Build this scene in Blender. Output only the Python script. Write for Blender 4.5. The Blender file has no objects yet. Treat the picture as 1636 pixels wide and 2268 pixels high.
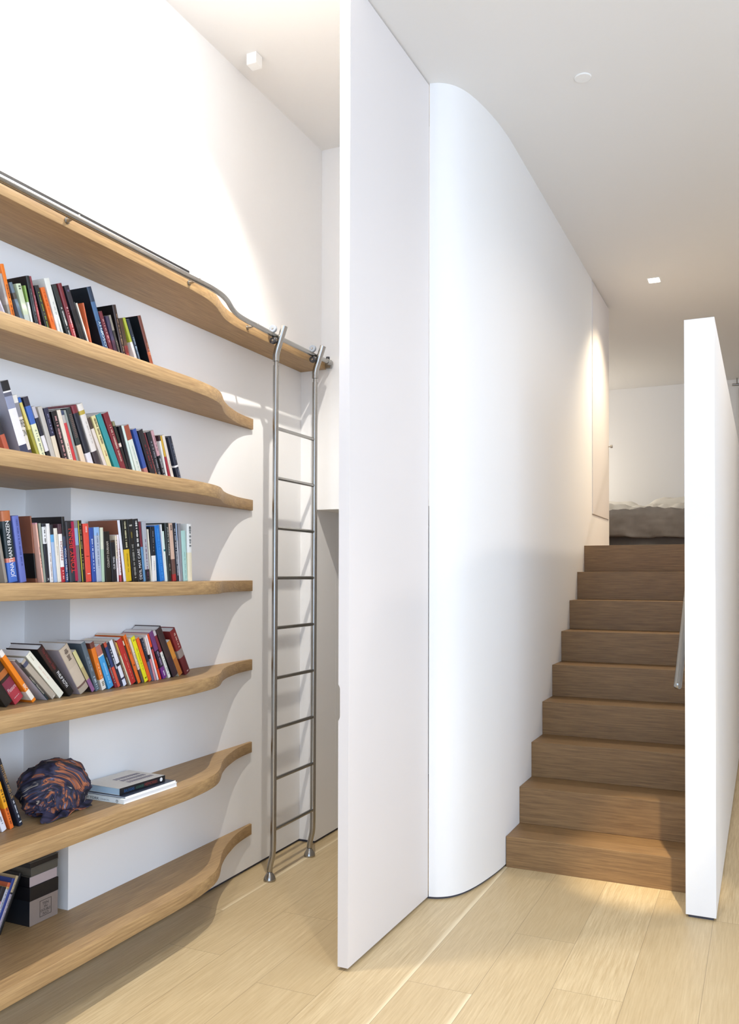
import bpy, bmesh, math, random
from mathutils import Vector, Matrix, noise
random.seed(7)
S = bpy.context.scene
COL = S.collection
R = math.radians

# ---------------------------------------------------------------- camera
IMW, IMH = 1636, 2268
F_PX, YAW, PITCH, ROLL, CX, CY = 1906.6, .42744, .01417, .00227, 824.49, 1247.37
CAMZ = 1.47
cam_d = bpy.data.cameras.new('camera')
cam = bpy.data.objects.new('camera', cam_d)
COL.objects.link(cam)
cam_d.sensor_fit = 'VERTICAL'
cam_d.sensor_height = 36.0
cam_d.sensor_width = 36.0 * IMW / IMH
cam_d.lens = F_PX / IMH * 36.0
cam_d.shift_x = -(CX - IMW / 2) / IMH
cam_d.shift_y = (CY - IMH / 2) / IMH
cam_d.clip_start = .05
fv = Vector((-math.sin(YAW) * math.cos(PITCH), math.cos(YAW) * math.cos(PITCH), math.sin(PITCH)))
r0 = Vector((math.cos(YAW), math.sin(YAW), 0))
u0 = r0.cross(fv)
rv = r0 * math.cos(ROLL) + u0 * math.sin(ROLL)
uv = u0 * math.cos(ROLL) - r0 * math.sin(ROLL)
cam.matrix_world = Matrix(((rv.x, uv.x, -fv.x, 0), (rv.y, uv.y, -fv.y, 0), (rv.z, uv.z, -fv.z, CAMZ), (0, 0, 0, 1)))
S.camera = cam

# ---------------------------------------------------------------- colour management, world, daylight
S.view_settings.view_transform = 'Standard'
S.view_settings.look = 'None'
S.view_settings.exposure = 0.42
S.view_settings.gamma = 1.0
S.view_settings.use_curve_mapping = False
S.cycles.max_bounces = 10
S.cycles.diffuse_bounces = 7
S.cycles.sample_clamp_indirect = 6.0
S.cycles.use_denoising = True
world = bpy.data.worlds.new('world')
S.world = world
world.use_nodes = True
world.node_tree.nodes['Background'].inputs[0].default_value = (.62, .78, 1, 1)
world.node_tree.nodes['Background'].inputs[1].default_value = 1.2

def area(name, loc, rot, sx, sy, power, color, spread=180):
    l = bpy.data.lights.new(name, 'AREA')
    l.shape = 'RECTANGLE'; l.size = sx; l.size_y = sy
    l.energy = power; l.color = color; l.spread = R(spread)
    o = bpy.data.objects.new(name, l); COL.objects.link(o)
    o.location = loc; o.rotation_euler = rot
    return o

DAY = (.74, .86, 1.0)
WARM = (1.0, .86, .66)
# daylight falling through the tall windows behind the viewer and in the right wall
area('daylight_rear', (-.2, -2.35, 2.1), (R(90), 0, 0), 3.6, 2.4, 50, (.58, .75, 1.0))
area('daylight_side', (2.42, 1.0, 2.1), (R(90), 0, R(90)), 3.0, 2.1, 84, (.70, .82, 1.0))
# area light added to brighten the upstairs bedroom, no window there
area('bedroom_fill', (-3.7, 9.0, 3.0), (R(90), 0, R(-90)), 1.2, 1.0, 10, (1, .96, .9))

def spot(name, loc, power, color=WARM, size=95, blend=.5, radius=.03, target=None):
    l = bpy.data.lights.new(name, 'SPOT')
    l.energy = power; l.color = color; l.spot_size = R(size); l.spot_blend = blend; l.shadow_soft_size = radius
    o = bpy.data.objects.new(name, l); COL.objects.link(o); o.location = loc
    if target is not None:
        o.rotation_euler = (Vector(target) - Vector(loc)).to_track_quat('-Z', 'Y').to_euler()
    return o

def point(name, loc, power, color=WARM, radius=.04):
    l = bpy.data.lights.new(name, 'POINT')
    l.energy = power; l.color = color; l.shadow_soft_size = radius
    o = bpy.data.objects.new(name, l); COL.objects.link(o); o.location = loc
    return o

# ---------------------------------------------------------------- helpers
def lin(h, k=1.0):
    if isinstance(h, str):
        h = h.lstrip('#'); c = [int(h[i:i + 2], 16) / 255 for i in (0, 2, 4)]
        c = [x / 12.92 if x <= .04045 else ((x + .055) / 1.055) ** 2.4 for x in c]
    else:
        c = list(h)
    return tuple(min(.88, x * k) for x in c) + (1,)

_m = {}
def paint(name, col, rough=.5, metal=0.0, var=.04, scale=30, bump=0.0, emit=0, spec=.5):
    key = (name, str(col), rough, metal)
    if key in _m: return _m[key]
    m = bpy.data.materials.new(name); m.use_nodes = True
    nt = m.node_tree; b = nt.nodes['Principled BSDF']
    c = lin(col)
    tc = nt.nodes.new('ShaderNodeTexCoord')
    n = nt.nodes.new('ShaderNodeTexNoise'); n.inputs['Scale'].default_value = scale; n.inputs['Detail'].default_value = 3
    nt.links.new(tc.outputs['Object'], n.inputs['Vector'])
    mx = nt.nodes.new('ShaderNodeMix'); mx.data_type = 'RGBA'
    mx.inputs[6].default_value = tuple(x * (1 - var) for x in c[:3]) + (1,)
    mx.inputs[7].default_value = tuple(min(.9, x * (1 + var)) for x in c[:3]) + (1,)
    nt.links.new(n.outputs['Fac'], mx.inputs[0]); nt.links.new(mx.outputs[2], b.inputs['Base Color'])
    b.inputs['Roughness'].default_value = rough; b.inputs['Metallic'].default_value = metal
    b.inputs['Specular IOR Level'].default_value = spec
    if bump:
        bp = nt.nodes.new('ShaderNodeBump'); bp.inputs['Strength'].default_value = bump; bp.inputs['Distance'].default_value = .002
        nt.links.new(n.outputs['Fac'], bp.inputs['Height']); nt.links.new(bp.outputs['Normal'], b.inputs['Normal'])
    if emit:
        b.inputs['Emission Color'].default_value = c; b.inputs['Emission Strength'].default_value = emit
    _m[key] = m
    return m

def oak(name, light, dark, axis='Y', rough=.5, planks=None, grain=1.0):
    """oak: fine stretched grain along one axis, soft figure, optional planks across X"""
    m = bpy.data.materials.new(name); m.use_nodes = True
    nt = m.node_tree; N = nt.nodes.new; L = nt.links.new; b = nt.nodes['Principled BSDF']
    tc = N('ShaderNodeTexCoord'); src = tc.outputs['Object']
    def math_(op, a, bb=None, c=None):
        n = N('ShaderNodeMath'); n.operation = op
        for i, v in enumerate((a, bb, c)):
            if v is None: continue
            if isinstance(v, (int, float)): n.inputs[i].default_value = v
            else: L(v, n.inputs[i])
        return n.outputs[0]
    def mixc(fac, a, bb, mode='MIX'):
        n = N('ShaderNodeMix'); n.data_type = 'RGBA'; n.blend_type = mode
        for i, v in ((0, fac), (6, a), (7, bb)):
            if isinstance(v, (int, float, tuple)): n.inputs[i].default_value = v
            else: L(v, n.inputs[i])
        return n.outputs[2]
    def noi(vec, scale, detail=4, rough_=.55, dist=0):
        n = N('ShaderNodeTexNoise'); n.inputs['Scale'].default_value = scale; n.inputs['Detail'].default_value = detail
        n.inputs['Roughness'].default_value = rough_; n.inputs['Distortion'].default_value = dist
        L(vec, n.inputs['Vector']); return n.outputs['Fac']
    def ramp(fac, p0, p1):
        n = N('ShaderNodeMapRange'); n.inputs['From Min'].default_value = p0; n.inputs['From Max'].default_value = p1
        L(fac, n.inputs['Value']); return n.outputs['Result']
    vec = src; tone = None; sap = None
    if planks:
        w, x0, ln = planks
        sp = N('ShaderNodeSeparateXYZ'); L(src, sp.inputs[0])
        u = math_('DIVIDE', math_('SUBTRACT', sp.outputs[0], x0), w)
        i = math_('FLOOR', u); fx = math_('FRACT', u)
        wn = N('ShaderNodeTexWhiteNoise'); wn.noise_dimensions = '1D'; L(i, wn.inputs['W'])
        v = math_('ADD', math_('DIVIDE', sp.outputs[1], ln), math_('MULTIPLY', wn.outputs['Value'], 5.0))
        j = math_('FLOOR', v); fy = math_('FRACT', v)
        cb = N('ShaderNodeCombineXYZ'); L(i, cb.inputs[0]); L(j, cb.inputs[1])
        w2 = N('ShaderNodeTexWhiteNoise'); w2.noise_dimensions = '2D'; L(cb.outputs[0], w2.inputs['Vector'])
        w3 = N('ShaderNodeSeparateColor'); L(w2.outputs['Color'], w3.inputs[0])
        tone = w2.outputs['Value']
        off = N('ShaderNodeVectorMath'); off.operation = 'MULTIPLY_ADD'
        L(w2.outputs['Color'], off.inputs[0]); off.inputs[1].default_value = (7, 9, 3); L(src, off.inputs[2])
        vec = off.outputs[0]
        # seam lines
        ex = math_('MINIMUM', fx, math_('SUBTRACT', 1.0, fx)); ex = math_('MULTIPLY', ex, w)
        ey = math_('MINIMUM', fy, math_('SUBTRACT', 1.0, fy)); ey = math_('MULTIPLY', ey, ln)
        seam = math_('LESS_THAN', math_('MINIMUM', ex, ey), .0011)
        # pale sapwood streak along one edge of some boards
        wob = noi(vec, 2.0, 2)
        d = math_('ADD', fx, math_('MULTIPLY', wob, .12))
        sap = math_('MULTIPLY', ramp(d, .965, 1.03), math_('GREATER_THAN', w3.outputs[1], .6))
    sc = {'X': (1.2, 30, 30), 'Y': (30, 1.2, 30), 'Z': (30, 30, 1.2)}[axis]
    mp = N('ShaderNodeMapping'); mp.inputs['Scale'].default_value = sc; L(vec, mp.inputs['Vector'])
    g1 = noi(mp.outputs[0], 5.0 * grain, 6, .65)
    mp2 = N('ShaderNodeMapping'); mp2.inputs['Scale'].default_value = tuple(min(4.0, s) * (.45 if s < 2 else 1.5) for s in sc); L(vec, mp2.inputs['Vector'])
    g2 = noi(mp2.outputs[0], 1.6, 3, .5, 1.2)
    c = mixc(ramp(g1, .32, .72), lin(dark), lin(light))
    c = mixc(math_('MULTIPLY', ramp(g2, .35, .75), .33), c, lin(dark, 1.05))
    if tone is not None:
        c = mixc(math_('MULTIPLY', tone, .55), c, lin(dark, 1.0))
        c = mixc(math_('MULTIPLY', sap, .55), c, lin('#f0e2c0'))
        c = mixc(math_('MULTIPLY', seam, .55), c, (.16, .11, .06, 1))
    L(c, b.inputs['Base Color'])
    b.inputs['Roughness'].default_value = rough
    bp = N('ShaderNodeBump'); bp.inputs['Strength'].default_value = .12; bp.inputs['Distance'].default_value = .001
    L(g1, bp.inputs['Height']); L(bp.outputs['Normal'], b.inputs['Normal'])
    return m

class MB:
    """collects faces in one bmesh; becomes ONE mesh object"""
    def __init__(s): s.bm = bmesh.new(); s.mats = []
    def mi(s, m):
        if m not in s.mats: s.mats.append(m)
        return s.mats.index(m)
    def box(s, x0, x1, y0, y1, z0, z1, m, bev=0):
        x0, x1 = sorted((x0, x1)); y0, y1 = sorted((y0, y1)); z0, z1 = sorted((z0, z1))
        v = [s.bm.verts.new((x, y, z)) for x in (x0, x1) for y in (y0, y1) for z in (z0, z1)]
        i = s.mi(m); fs = []
        for f in ((0, 1, 3, 2), (4, 6, 7, 5), (0, 4, 5, 1), (2, 3, 7, 6), (0, 2, 6, 4), (1, 5, 7, 3)):
            q = s.bm.faces.new([v[k] for k in f]); q.material_index = i; fs.append(q)
        if bev:
            es = list({e for f in fs for e in f.edges})
            r = bmesh.ops.bevel(s.bm, geom=es, offset=bev, segments=2, affect='EDGES', profile=.5)
            for f in r['faces']: f.material_index = i
        return fs
    def prism(s, pts, z0, z1, m, smooth=False):
        i = s.mi(m)
        a = [s.bm.verts.new((x, y, z0)) for x, y in pts]; b = [s.bm.verts.new((x, y, z1)) for x, y in pts]
        n = len(pts); fs = []
        fs.append(s.bm.faces.new(a[::-1])); fs.append(s.bm.faces.new(b))
        for k in range(n):
            f = s.bm.faces.new((a[k], a[(k + 1) % n], b[(k + 1) % n], b[k])); f.smooth = smooth; fs.append(f)
        for f in fs: f.material_index = i
        return fs
    def tube(s, pts, r, m, seg=20, cap=True):
        i = s.mi(m); pts = [Vector(p) for p in pts]; rr = r if isinstance(r, (list, tuple)) else [r] * len(pts)
        rings = []; up = None
        for k, p in enumerate(pts):
            t = (pts[min(k + 1, len(pts) - 1)] - pts[max(k - 1, 0)])
            if t.length < 1e-9: t = Vector((0, 0, 1))
            t.normalize()
            if up is None:
                up = Vector((0, 0, 1)) if abs(t.z) < .9 else Vector((1, 0, 0))
            sx = t.cross(up); sx.normalize(); up = sx.cross(t); up.normalize()
            rings.append([s.bm.verts.new(p + (sx * math.cos(2 * math.pi * q / seg) + up * math.sin(2 * math.pi * q / seg)) * rr[k]) for q in range(seg)])
        for a, b in zip(rings, rings[1:]):
            for q in range(seg):
                f = s.bm.faces.new((a[q], a[(q + 1) % seg], b[(q + 1) % seg], b[q])); f.material_index = i; f.smooth = True
        if cap:
            for rg in (rings[0][::-1], rings[-1]):
                f = s.bm.faces.new(rg); f.material_index = i
        return rings
    def lathe(s, prof, m, seg=28, at=(0, 0, 0)):
        s.tube([(at[0], at[1], at[2] + z) for _, z in prof], [max(r, 1e-4) for r, _ in prof], m, seg)
    def build(s, name, parent=None, loc=None, sharp=35):
        bmesh.ops.recalc_face_normals(s.bm, faces=s.bm.faces)
        for e in s.bm.edges:
            if len(e.link_faces) == 2 and e.calc_face_angle(0) > R(sharp): e.smooth = False
        me = bpy.data.meshes.new(name); s.bm.to_mesh(me); s.bm.free()
        for m in s.mats: me.materials.append(m)
        o = bpy.data.objects.new(name, me); COL.objects.link(o)
        if parent: o.parent = parent
        if loc is not None: o.location = loc
        return o

def thing(name, label, cat, loc=(0, 0, 0), rot=(0, 0, 0), group=None):
    o = bpy.data.objects.new(name, None); COL.objects.link(o)
    o.empty_display_size = .05; o.location = loc; o.rotation_euler = rot
    o['label'] = label; o['category'] = cat
    if group: o['group'] = group
    return o
def tag(o, label, cat, group=None):
    o['label'] = label; o['category'] = cat
    if group: o['group'] = group
    return o
def struct(o):
    o['kind'] = 'structure'; return o

# ---------------------------------------------------------------- materials
WALL = paint('white_wall_paint', (.84, .835, .83), .85, var=.006, scale=60, bump=.04)
CEIL = paint('ceiling_paint', (.80, .79, .775), .9, var=.006, scale=60, bump=.03)
DOORM = paint('satin_white_lacquer', (.76, .725, .715), .5, var=.003, scale=40)
GAP = paint('dark_shadow_gap', (.06, .06, .08), .8)
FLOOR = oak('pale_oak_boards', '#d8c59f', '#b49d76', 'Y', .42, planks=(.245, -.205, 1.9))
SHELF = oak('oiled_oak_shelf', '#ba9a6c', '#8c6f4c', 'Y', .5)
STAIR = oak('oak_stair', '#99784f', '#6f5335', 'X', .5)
STEEL = paint('brushed_steel', (.40, .39, .37), .25, 1.0, var=.03, scale=90)
STEELD = paint('dark_rubber', (.03, .03, .035), .5)
GREYW = paint('grey_nylon_wheel', (.30, .34, .40), .5)
BLACK = paint('black_anodised', (.012, .012, .014), .4)
TRIM = paint('white_fitting', (.86, .86, .85), .5)
BOOKS = [
(2, -2.19, 2.0125, 29.62, 0.1376, 0.0056, [('#cfcbd8', 1)], [], 'pale lilac paperback cut by frame edge', 'pale lilac', {}),
(2, -2.19, 2.0198, 17.45, 0.1729, 0.01, [('#a59d98', 0.55), ('#8f8a80', 1)], [], 'taupe grey hardback', 'taupe grey', {}),
(2, -2.19, 2.0311, 17.15, 0.2055, 0.014, [('#e0730f', 1)], [('m', 0.3, 0.95, 0.35, '#5a2c06', 'd')], 'tall bright orange hardback leaning highest', 'tall orange', {}),
(2, -2.19, 2.0747, 24.75, 0.1633, 0.0126, [('#5f7180', 0.2), ('#4a453f', 0.32), ('#5f7180', 0.92), ('#3f3d28', 1)], [], 'slate blue thick paperback', 'slate blue', {}),
(2, -2.19, 2.0895, 19.8, 0.1628, 0.0204, [('#c3cfb2', 0.6), ('#b9c4bb', 1)], [('m', 0.03, 0.12, 0.4, '#3a4038', 'h')], 'pale sage green thick paperback', 'sage green', {}),
(2, -2.19, 2.1121, 16.26, 0.1638, 0.0079, [('#7fa050', 0.32), ('#dfe4dc', 0.8), ('#4f4b24', 1)], [], 'slim green and white paperback', 'green and white', {}),
(2, -2.19, 2.1288, 16.16, 0.1992, 0.0145, [('#15191b', 0.35), ('#23262c', 1)], [('m', 0.2, 0.9, 0.25, '#7b8088', 'd')], 'tall black hardback with grey marks', 'tall black', {'hard': 1}),
(2, -2.19, 2.1489, 17.28, 0.204, 0.0084, [('#7e2a33', 0.4), ('#a5484a', 1)], [('m', 0.3, 0.9, 0.3, '#d7a0a0', 'd')], 'slim tall crimson book', 'slim crimson', {}),
(2, -2.19, 2.1787, 21.64, 0.184, 0.0184, [('#1d2123', 1)], [('m', 0.12, 0.45, 0.3, '#8fa03c', 'd'), ('m', 0.5, 0.75, 0.3, '#8fa03c', 'd'), ('m', 0.8, 0.95, 0.25, '#9a9aa0', 'd')], 'black book with olive green lettering', 'olive-lettered black', {}),
(2, -2.19, 2.2098, 23.09, 0.1866, 0.0189, [('#d9681c', 1)], [('m', 0.08, 0.6, 0.3, '#b03c10', 'd')], 'small orange paperback against white book', 'small orange', {}),
(2, -2.19, 2.2356, 22.07, 0.224, 0.0239, [('#d9dbd4', 1)], [('m', 0.35, 0.8, 0.2, '#9aa0a0', 'd')], 'thick tall white hardback', 'thick white', {}),
(2, -2.19, 2.2795, 25.29, 0.2169, 0.0212, [('#22292a', 1)], [('m', 0.35, 0.95, 0.32, '#c9cac6', 'd')], 'black hardback with white capital lettering', 'white-lettered black', {}),
(2, -2.19, 2.3038, 23.74, 0.2283, 0.0187, [('#74242c', 0.6), ('#a3302f', 1)], [('m', 0.35, 0.92, 0.35, '#e3b8b8', 'd')], 'dark red glossy hardback', 'dark red glossy', {'hard': 1}),
(2, -2.19, 2.3438, 25.51, 0.2329, 0.0219, [('#2b2730', 0.35), ('#1b1a1c', 1)], [('m', 0.05, 0.1, 0.4, '#6b5f86', 'h')], 'dark plum black paperback', 'plum black', {}),
(2, -2.19, 2.3728, 26.57, 0.1866, 0.0057, [('#3c3a3c', 1)], [], 'thin dark grey spine', 'thin grey', {}),
(2, -2.19, 2.38, 25.64, 0.1853, 0.0064, [('#e2ddd0', 1)], [], 'cream white paperback with fanned pages', 'cream', {}),
(2, -2.19, 2.388, 17.64, 0.1861, 0.0061, [('#c8663f', 1)], [], 'very thin rust red booklet', 'rust booklet', {'d': 0.1}),
(2, -2.19, 2.4558, 23.96, 0.2615, 0.0234, [('#22364e', 0.2), ('#42678f', 0.45), ('#2f5078', 1)], [('PHILOSOPHY', 0.46, 0.98, 0.5, '#cfe0ee', 'u')], 'tall blue hardback with pale capital lettering', 'tall blue', {'cover': '#121820', 'hard': 1}),
(2, -2.19, 2.4924, 25.73, 0.1865, 0.0186, [('#6a2330', 1)], [('m', 0.15, 0.6, 0.35, '#caa3a3', 'u')], 'short burgundy paperback', 'short burgundy', {}),
(2, -2.19, 2.514, 22.29, 0.1748, 0.0166, [('#3b3450', 0.5), ('#4a2c40', 1)], [], 'short violet navy paperback', 'violet navy', {}),
(2, -2.19, 2.5371, 23.16, 0.1849, 0.0113, [('#8a8478', 0.3), ('#33302c', 1)], [('m', 0.5, 0.9, 0.4, '#9c8f7c', 'h')], 'mottled grey black paperback', 'mottled grey', {}),
(2, -2.19, 2.5502, 18.01, 0.2243, 0.0202, [('#33211d', 1)], [('m', 0.15, 0.8, 0.25, '#b09070', 'u')], 'tall dark brown hardback with black cover', 'tall brown black', {'cover': '#0e0b0c', 'hard': 1}),
(2, -2.19, 2.5755, 17.87, 0.1829, 0.0192, [('#4a3424', 0.55), ('#7c2a26', 1)], [('m', 0.7, 0.95, 0.4, '#c25a4a', 'u')], 'brown book turning dark red below', 'brown red', {}),
(2, -2.19, 2.6322, 26.65, 0.2028, 0.0133, [('#a8b23c', 0.45), ('#dcd7d2', 1)], [], 'lime green topped white book', 'lime topped', {}),
(2, -2.19, 2.648, 25.47, 0.2007, 0.0162, [('#1d2a3a', 1)], [('m', 0.3, 0.8, 0.5, '#8aa0b4', 'u')], 'dark blue black slim book', 'blue black slim', {}),
(2, -2.19, 2.7199, 24.45, 0.2323, 0.0184, [('#6e3a2c', 0.6), ('#a5522f', 1)], [('m', 0.45, 0.65, 0.2, '#d99a6a', 'u')], 'large black-covered book with copper spine', 'copper-spined', {'cover': '#0f151b', 'hard': 1, 'last': 1}),
(3, -2.19, 2.0032, 23.68, 0.1357, 0.0183, [('#23242c', 0.5), ('#b0553c', 1)], [], 'dark book cut off by frame edge', 'edge dark', {}),
(3, -2.178, 2.0546, 21.78, 0.2451, 0.0327, [('#16161c', 0.13), ('#e5e1e0', 0.15), ('#5a5c6c', 0.2), ('#8a90a8', 0.36), ('#e4e0e8', 0.84), ('#2c3048', 1)], [], 'very tall white and blue illustrated book with black top', 'very tall illustrated', {'d': 0.15, 'p': 0.012, 'cover': '#8c8c98'}),
(3, -2.19, 2.0907, 19.95, 0.2077, 0.0224, [('#e0dcd4', 0.12), ('#86848c', 0.34), ('#e0d8ca', 0.86), ('#4a4152', 1)], [('FIRE', 0.38, 0.5, 0.9, '#1d1d22', 'h'), ('ON', 0.54, 0.64, 0.7, '#3a3a3e', 'h')], 'cream book with black capitals and bridge drawing', 'cream capitals', {}),
(3, -2.19, 2.1367, 25.32, 0.2139, 0.0113, [('#2f5fa8', 0.08), ('#d0c06a', 0.5), ('#a09a3a', 1)], [], 'blue-topped olive yellow thick book', 'olive yellow', {}),
(3, -2.19, 2.15, 22.96, 0.2151, 0.0223, [('#2c2a3a', 0.14), ('#3f66b0', 0.42), ('#dfe0b8', 1)], [('m', 0.5, 0.95, 0.3, '#6a7a70', 'd')], 'cream book with blue title panel', 'blue-panelled cream', {}),
(3, -2.19, 2.1814, 24.2, 0.1905, 0.0152, [('#b9b4b8', 0.2), ('#1e2030', 0.52), ('#dbd8dc', 0.8), ('#15161c', 1)], [], 'black and white banded paperback', 'black and white banded', {}),
(3, -2.19, 2.199, 21.49, 0.1909, 0.0188, [('#b9b4ac', 1)], [], 'plain stone grey paperback', 'stone grey', {}),
(3, -2.19, 2.22, 20.1, 0.1899, 0.0194, [('#2a2b44', 0.5), ('#d9ccb4', 1)], [('m', 0.1, 0.45, 0.3, '#8a8cae', 'd')], 'navy-topped cream paperback', 'navy-topped cream', {}),
(3, -2.19, 2.2507, 19.77, 0.185, 0.024, [('#191518', 0.3), ('#2b2024', 1)], [('m', 0.1, 0.95, 0.4, '#d09a9a', 'd')], 'black book with pink lettering', 'pink-lettered black', {}),
(3, -2.19, 2.2816, 20.63, 0.194, 0.0174, [('#e0d3c2', 1)], [('m', 0.6, 0.9, 0.25, '#8a7a70', 'd')], 'slim ivory paperback', 'slim ivory', {}),
(3, -2.19, 2.3025, 21.03, 0.1972, 0.0123, [('#3a4560', 0.08), ('#b0aaa6', 0.22), ('#c8373a', 1)], [], 'slim grey-topped scarlet book', 'scarlet', {}),
(3, -2.19, 2.3169, 21.0, 0.2005, 0.0102, [('#8f9590', 1)], [], 'slim grey green book', 'slim grey green', {}),
(3, -2.19, 2.3392, 23.02, 0.2133, 0.0215, [('#2e3434', 0.62), ('#e2cdb2', 1)], [('m', 0.1, 0.5, 0.6, '#76605a', 'h')], 'dark speckled book with cream foot', 'dark speckled', {}),
(3, -2.19, 2.3719, 24.13, 0.2284, 0.0256, [('#7a2a34', 0.12), ('#1d1f2c', 0.75), ('#d8d6dc', 1)], [], 'maroon-topped black book with white foot', 'maroon-topped black', {'hard': 1}),
(3, -2.19, 2.4093, 25.29, 0.2414, 0.0279, [('#e0dad0', 0.1), ('#b8a040', 0.16), ('#dcd5ce', 0.72), ('#3a2f34', 1)], [('m', 0.25, 0.6, 0.2, '#b0a8a0', 'd')], 'thick tall ivory hardback with gold emblem', 'tall ivory', {'hard': 1}),
(3, -2.19, 2.4567, 28.7, 0.2041, 0.0149, [('#4a3a30', 0.2), ('#dbd0c6', 1)], [], 'pale beige paperback', 'pale beige', {}),
(3, -2.19, 2.4746, 26.86, 0.2119, 0.0206, [('#ddd29a', 1)], [('m', 0.05, 0.5, 0.5, '#6a5a3a', 'd'), ('m', 0.62, 0.72, 0.3, '#a06a4a', 'd')], 'pale yellow paperback', 'pale yellow', {}),
(3, -2.19, 2.5139, 29.4, 0.2273, 0.0268, [('#2f8f94', 1)], [], 'plain teal paperback', 'teal', {}),
(3, -2.19, 2.5456, 27.07, 0.235, 0.0275, [('#7c2730', 1)], [('m', 0.2, 0.8, 0.35, '#c9b0a0', 'u')], 'dark red paperback with bordered spine', 'bordered dark red', {}),
(3, -2.19, 2.5773, 25.5, 0.208, 0.0113, [('#8a8662', 0.08), ('#23271e', 0.4), ('#e0cfc4', 0.47), ('#1e1a16', 1)], [], 'olive black book with white label', 'olive black', {}),
(3, -2.19, 2.5908, 21.74, 0.1896, 0.0155, [('#14151c', 1)], [], 'slim jet black book', 'jet black', {}),
(3, -2.19, 2.6132, 22.84, 0.1963, 0.012, [('#cfe0d8', 1)], [], 'thin mint white book', 'thin mint', {}),
(3, -2.19, 2.6334, 24.36, 0.1996, 0.0274, [('#9a4a34', 0.28), ('#d6ddd2', 1)], [('m', 0.4, 0.9, 0.2, '#9ab0a0', 'd')], 'mint book with rust brown top label', 'rust-labelled mint', {}),
(3, -2.19, 2.6803, 24.64, 0.1939, 0.0208, [('#33509a', 0.8), ('#b87a70', 1)], [], 'royal blue paperback with pink foot', 'royal blue', {}),
(3, -2.19, 2.7169, 25.81, 0.1963, 0.0276, [('#221d24', 1)], [('m', 0.3, 0.8, 0.3, '#8a2c34', 'u')], 'black paperback with wine marks', 'wine-marked black', {}),
(3, -2.19, 2.7484, 25.12, 0.1923, 0.0066, [('#6c2830', 0.85), ('#c07a2c', 1)], [('m', 0.3, 0.9, 0.3, '#cab0a0', 'd')], 'slim wine red book', 'slim wine red', {}),
(3, -2.19, 2.7566, 22.68, 0.1936, 0.0229, [('#1b1c24', 1)], [('m', 0.2, 0.9, 0.4, '#8c8c94', 'd')], 'black book with grey lettering', 'grey-lettered black', {}),
(3, -2.19, 2.7918, 24.37, 0.2058, 0.0159, [('#c59aa0', 0.5), ('#191a20', 1)], [('m', 0.1, 0.4, 0.3, '#6a4048', 'd'), ('m', 0.55, 0.95, 0.5, '#b0b0b4', 'd')], 'pink-topped black book', 'pink-topped black', {}),
(3, -2.19, 2.8102, 18.11, 0.1856, 0.0098, [('#3a2428', 0.12), ('#dfe0da', 1)], [], 'thin white book', 'thin white', {}),
(3, -2.19, 2.8278, 20.0, 0.1866, 0.0111, [('#c9a030', 0.45), ('#9c2030', 1)], [], 'slim yellow and crimson patterned book', 'yellow crimson', {}),
(3, -2.19, 2.8448, 20.94, 0.1936, 0.016, [('#dcd3c6', 1)], [('m', 0.5, 0.7, 0.3, '#a09080', 'd')], 'ivory book beside the last one', 'last ivory', {}),
(3, -2.19, 2.8839, 22.25, 0.1929, 0.023, [('#23293a', 0.62), ('#e6e6e6', 0.66), ('#1c2232', 1)], [('m', 0.15, 0.5, 0.2, '#7a8296', 'u'), ('m', 0.7, 0.9, 0.2, '#7a8296', 'u')], 'dark navy book with white band', 'white-banded navy', {'last': 1, 'hard': 1}),
(4, -2.185, 1.9957, 12.0, 0.1718, 0.0109, [('#8f867a', 1)], [], 'grey brown book cut by frame edge', 'grey brown edge', {}),
(4, -2.185, 2.0107, 8.75, 0.2274, 0.0352, [('#b0653c', 0.14), ('#17262a', 0.66), ('#c87a68', 0.72), ('#3f68b8', 1)], [('JONATHAN FRANZEN', 0.14, 0.93, 0.55, '#eef0f0', 'u')], 'thick green and blue hardback with huge white capitals', 'huge white capitals', {'hard': 1}),
(4, -2.185, 2.0563, 9.75, 0.2151, 0.0264, [('#5f6bb0', 1)], [('m', 0.05, 0.75, 0.25, '#3a4684', 'u')], 'periwinkle blue thick hardback', 'periwinkle', {'hard': 1}),
(4, -2.2, 2.137, 7.2, 0.2204, 0.0056, [('#8a543c', 0.56), ('#14120e', 0.94), ('#8a543c', 1)], [], 'tall brown book with black cover panel', 'brown black-panelled', {'x': -2.2, 'cover2': 1}),
(4, -2.185, 2.1511, 9.4, 0.1989, 0.0062, [('#d49aa8', 0.02), ('#e2b09c', 1)], [('m', 0.4, 0.75, 0.3, '#6b3a3a', 'u')], 'peach pink paperback', 'peach pink', {}),
(4, -2.185, 2.1582, 7.65, 0.1973, 0.009, [('#8a9284', 1)], [], 'slim grey green paperback', 'slim sage grey', {}),
(4, -2.185, 2.1681, 6.56, 0.1955, 0.0158, [('#1d222c', 0.05), ('#dcdcdc', 0.34), ('#191b26', 1)], [('X', 0.93, 0.97, 0.5, '#e6e6e6', 'h'), ('m', 0.06, 0.32, 0.35, '#2a2a30', 'd')], 'black paperback with white upper panel', 'white-panelled black', {}),
(4, -2.185, 2.1848, 5.95, 0.1973, 0.0147, [('#dedbd8', 1)], [('m', 0.5, 0.97, 0.2, '#6a4a4a', 'd')], 'slim white paperback with red marks', 'slim white', {}),
(4, -2.185, 2.2031, 6.71, 0.1942, 0.0144, [('#23262e', 0.17), ('#5c9ccc', 0.3), ('#9ab0d0', 1)], [], 'light blue paperback with black top', 'light blue', {}),
(4, -2.185, 2.2192, 6.97, 0.1834, 0.0169, [('#dcd6c8', 1)], [('m', 0.1, 0.5, 0.2, '#a8a090', 'u')], 'short ivory paperback', 'short ivory', {}),
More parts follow.
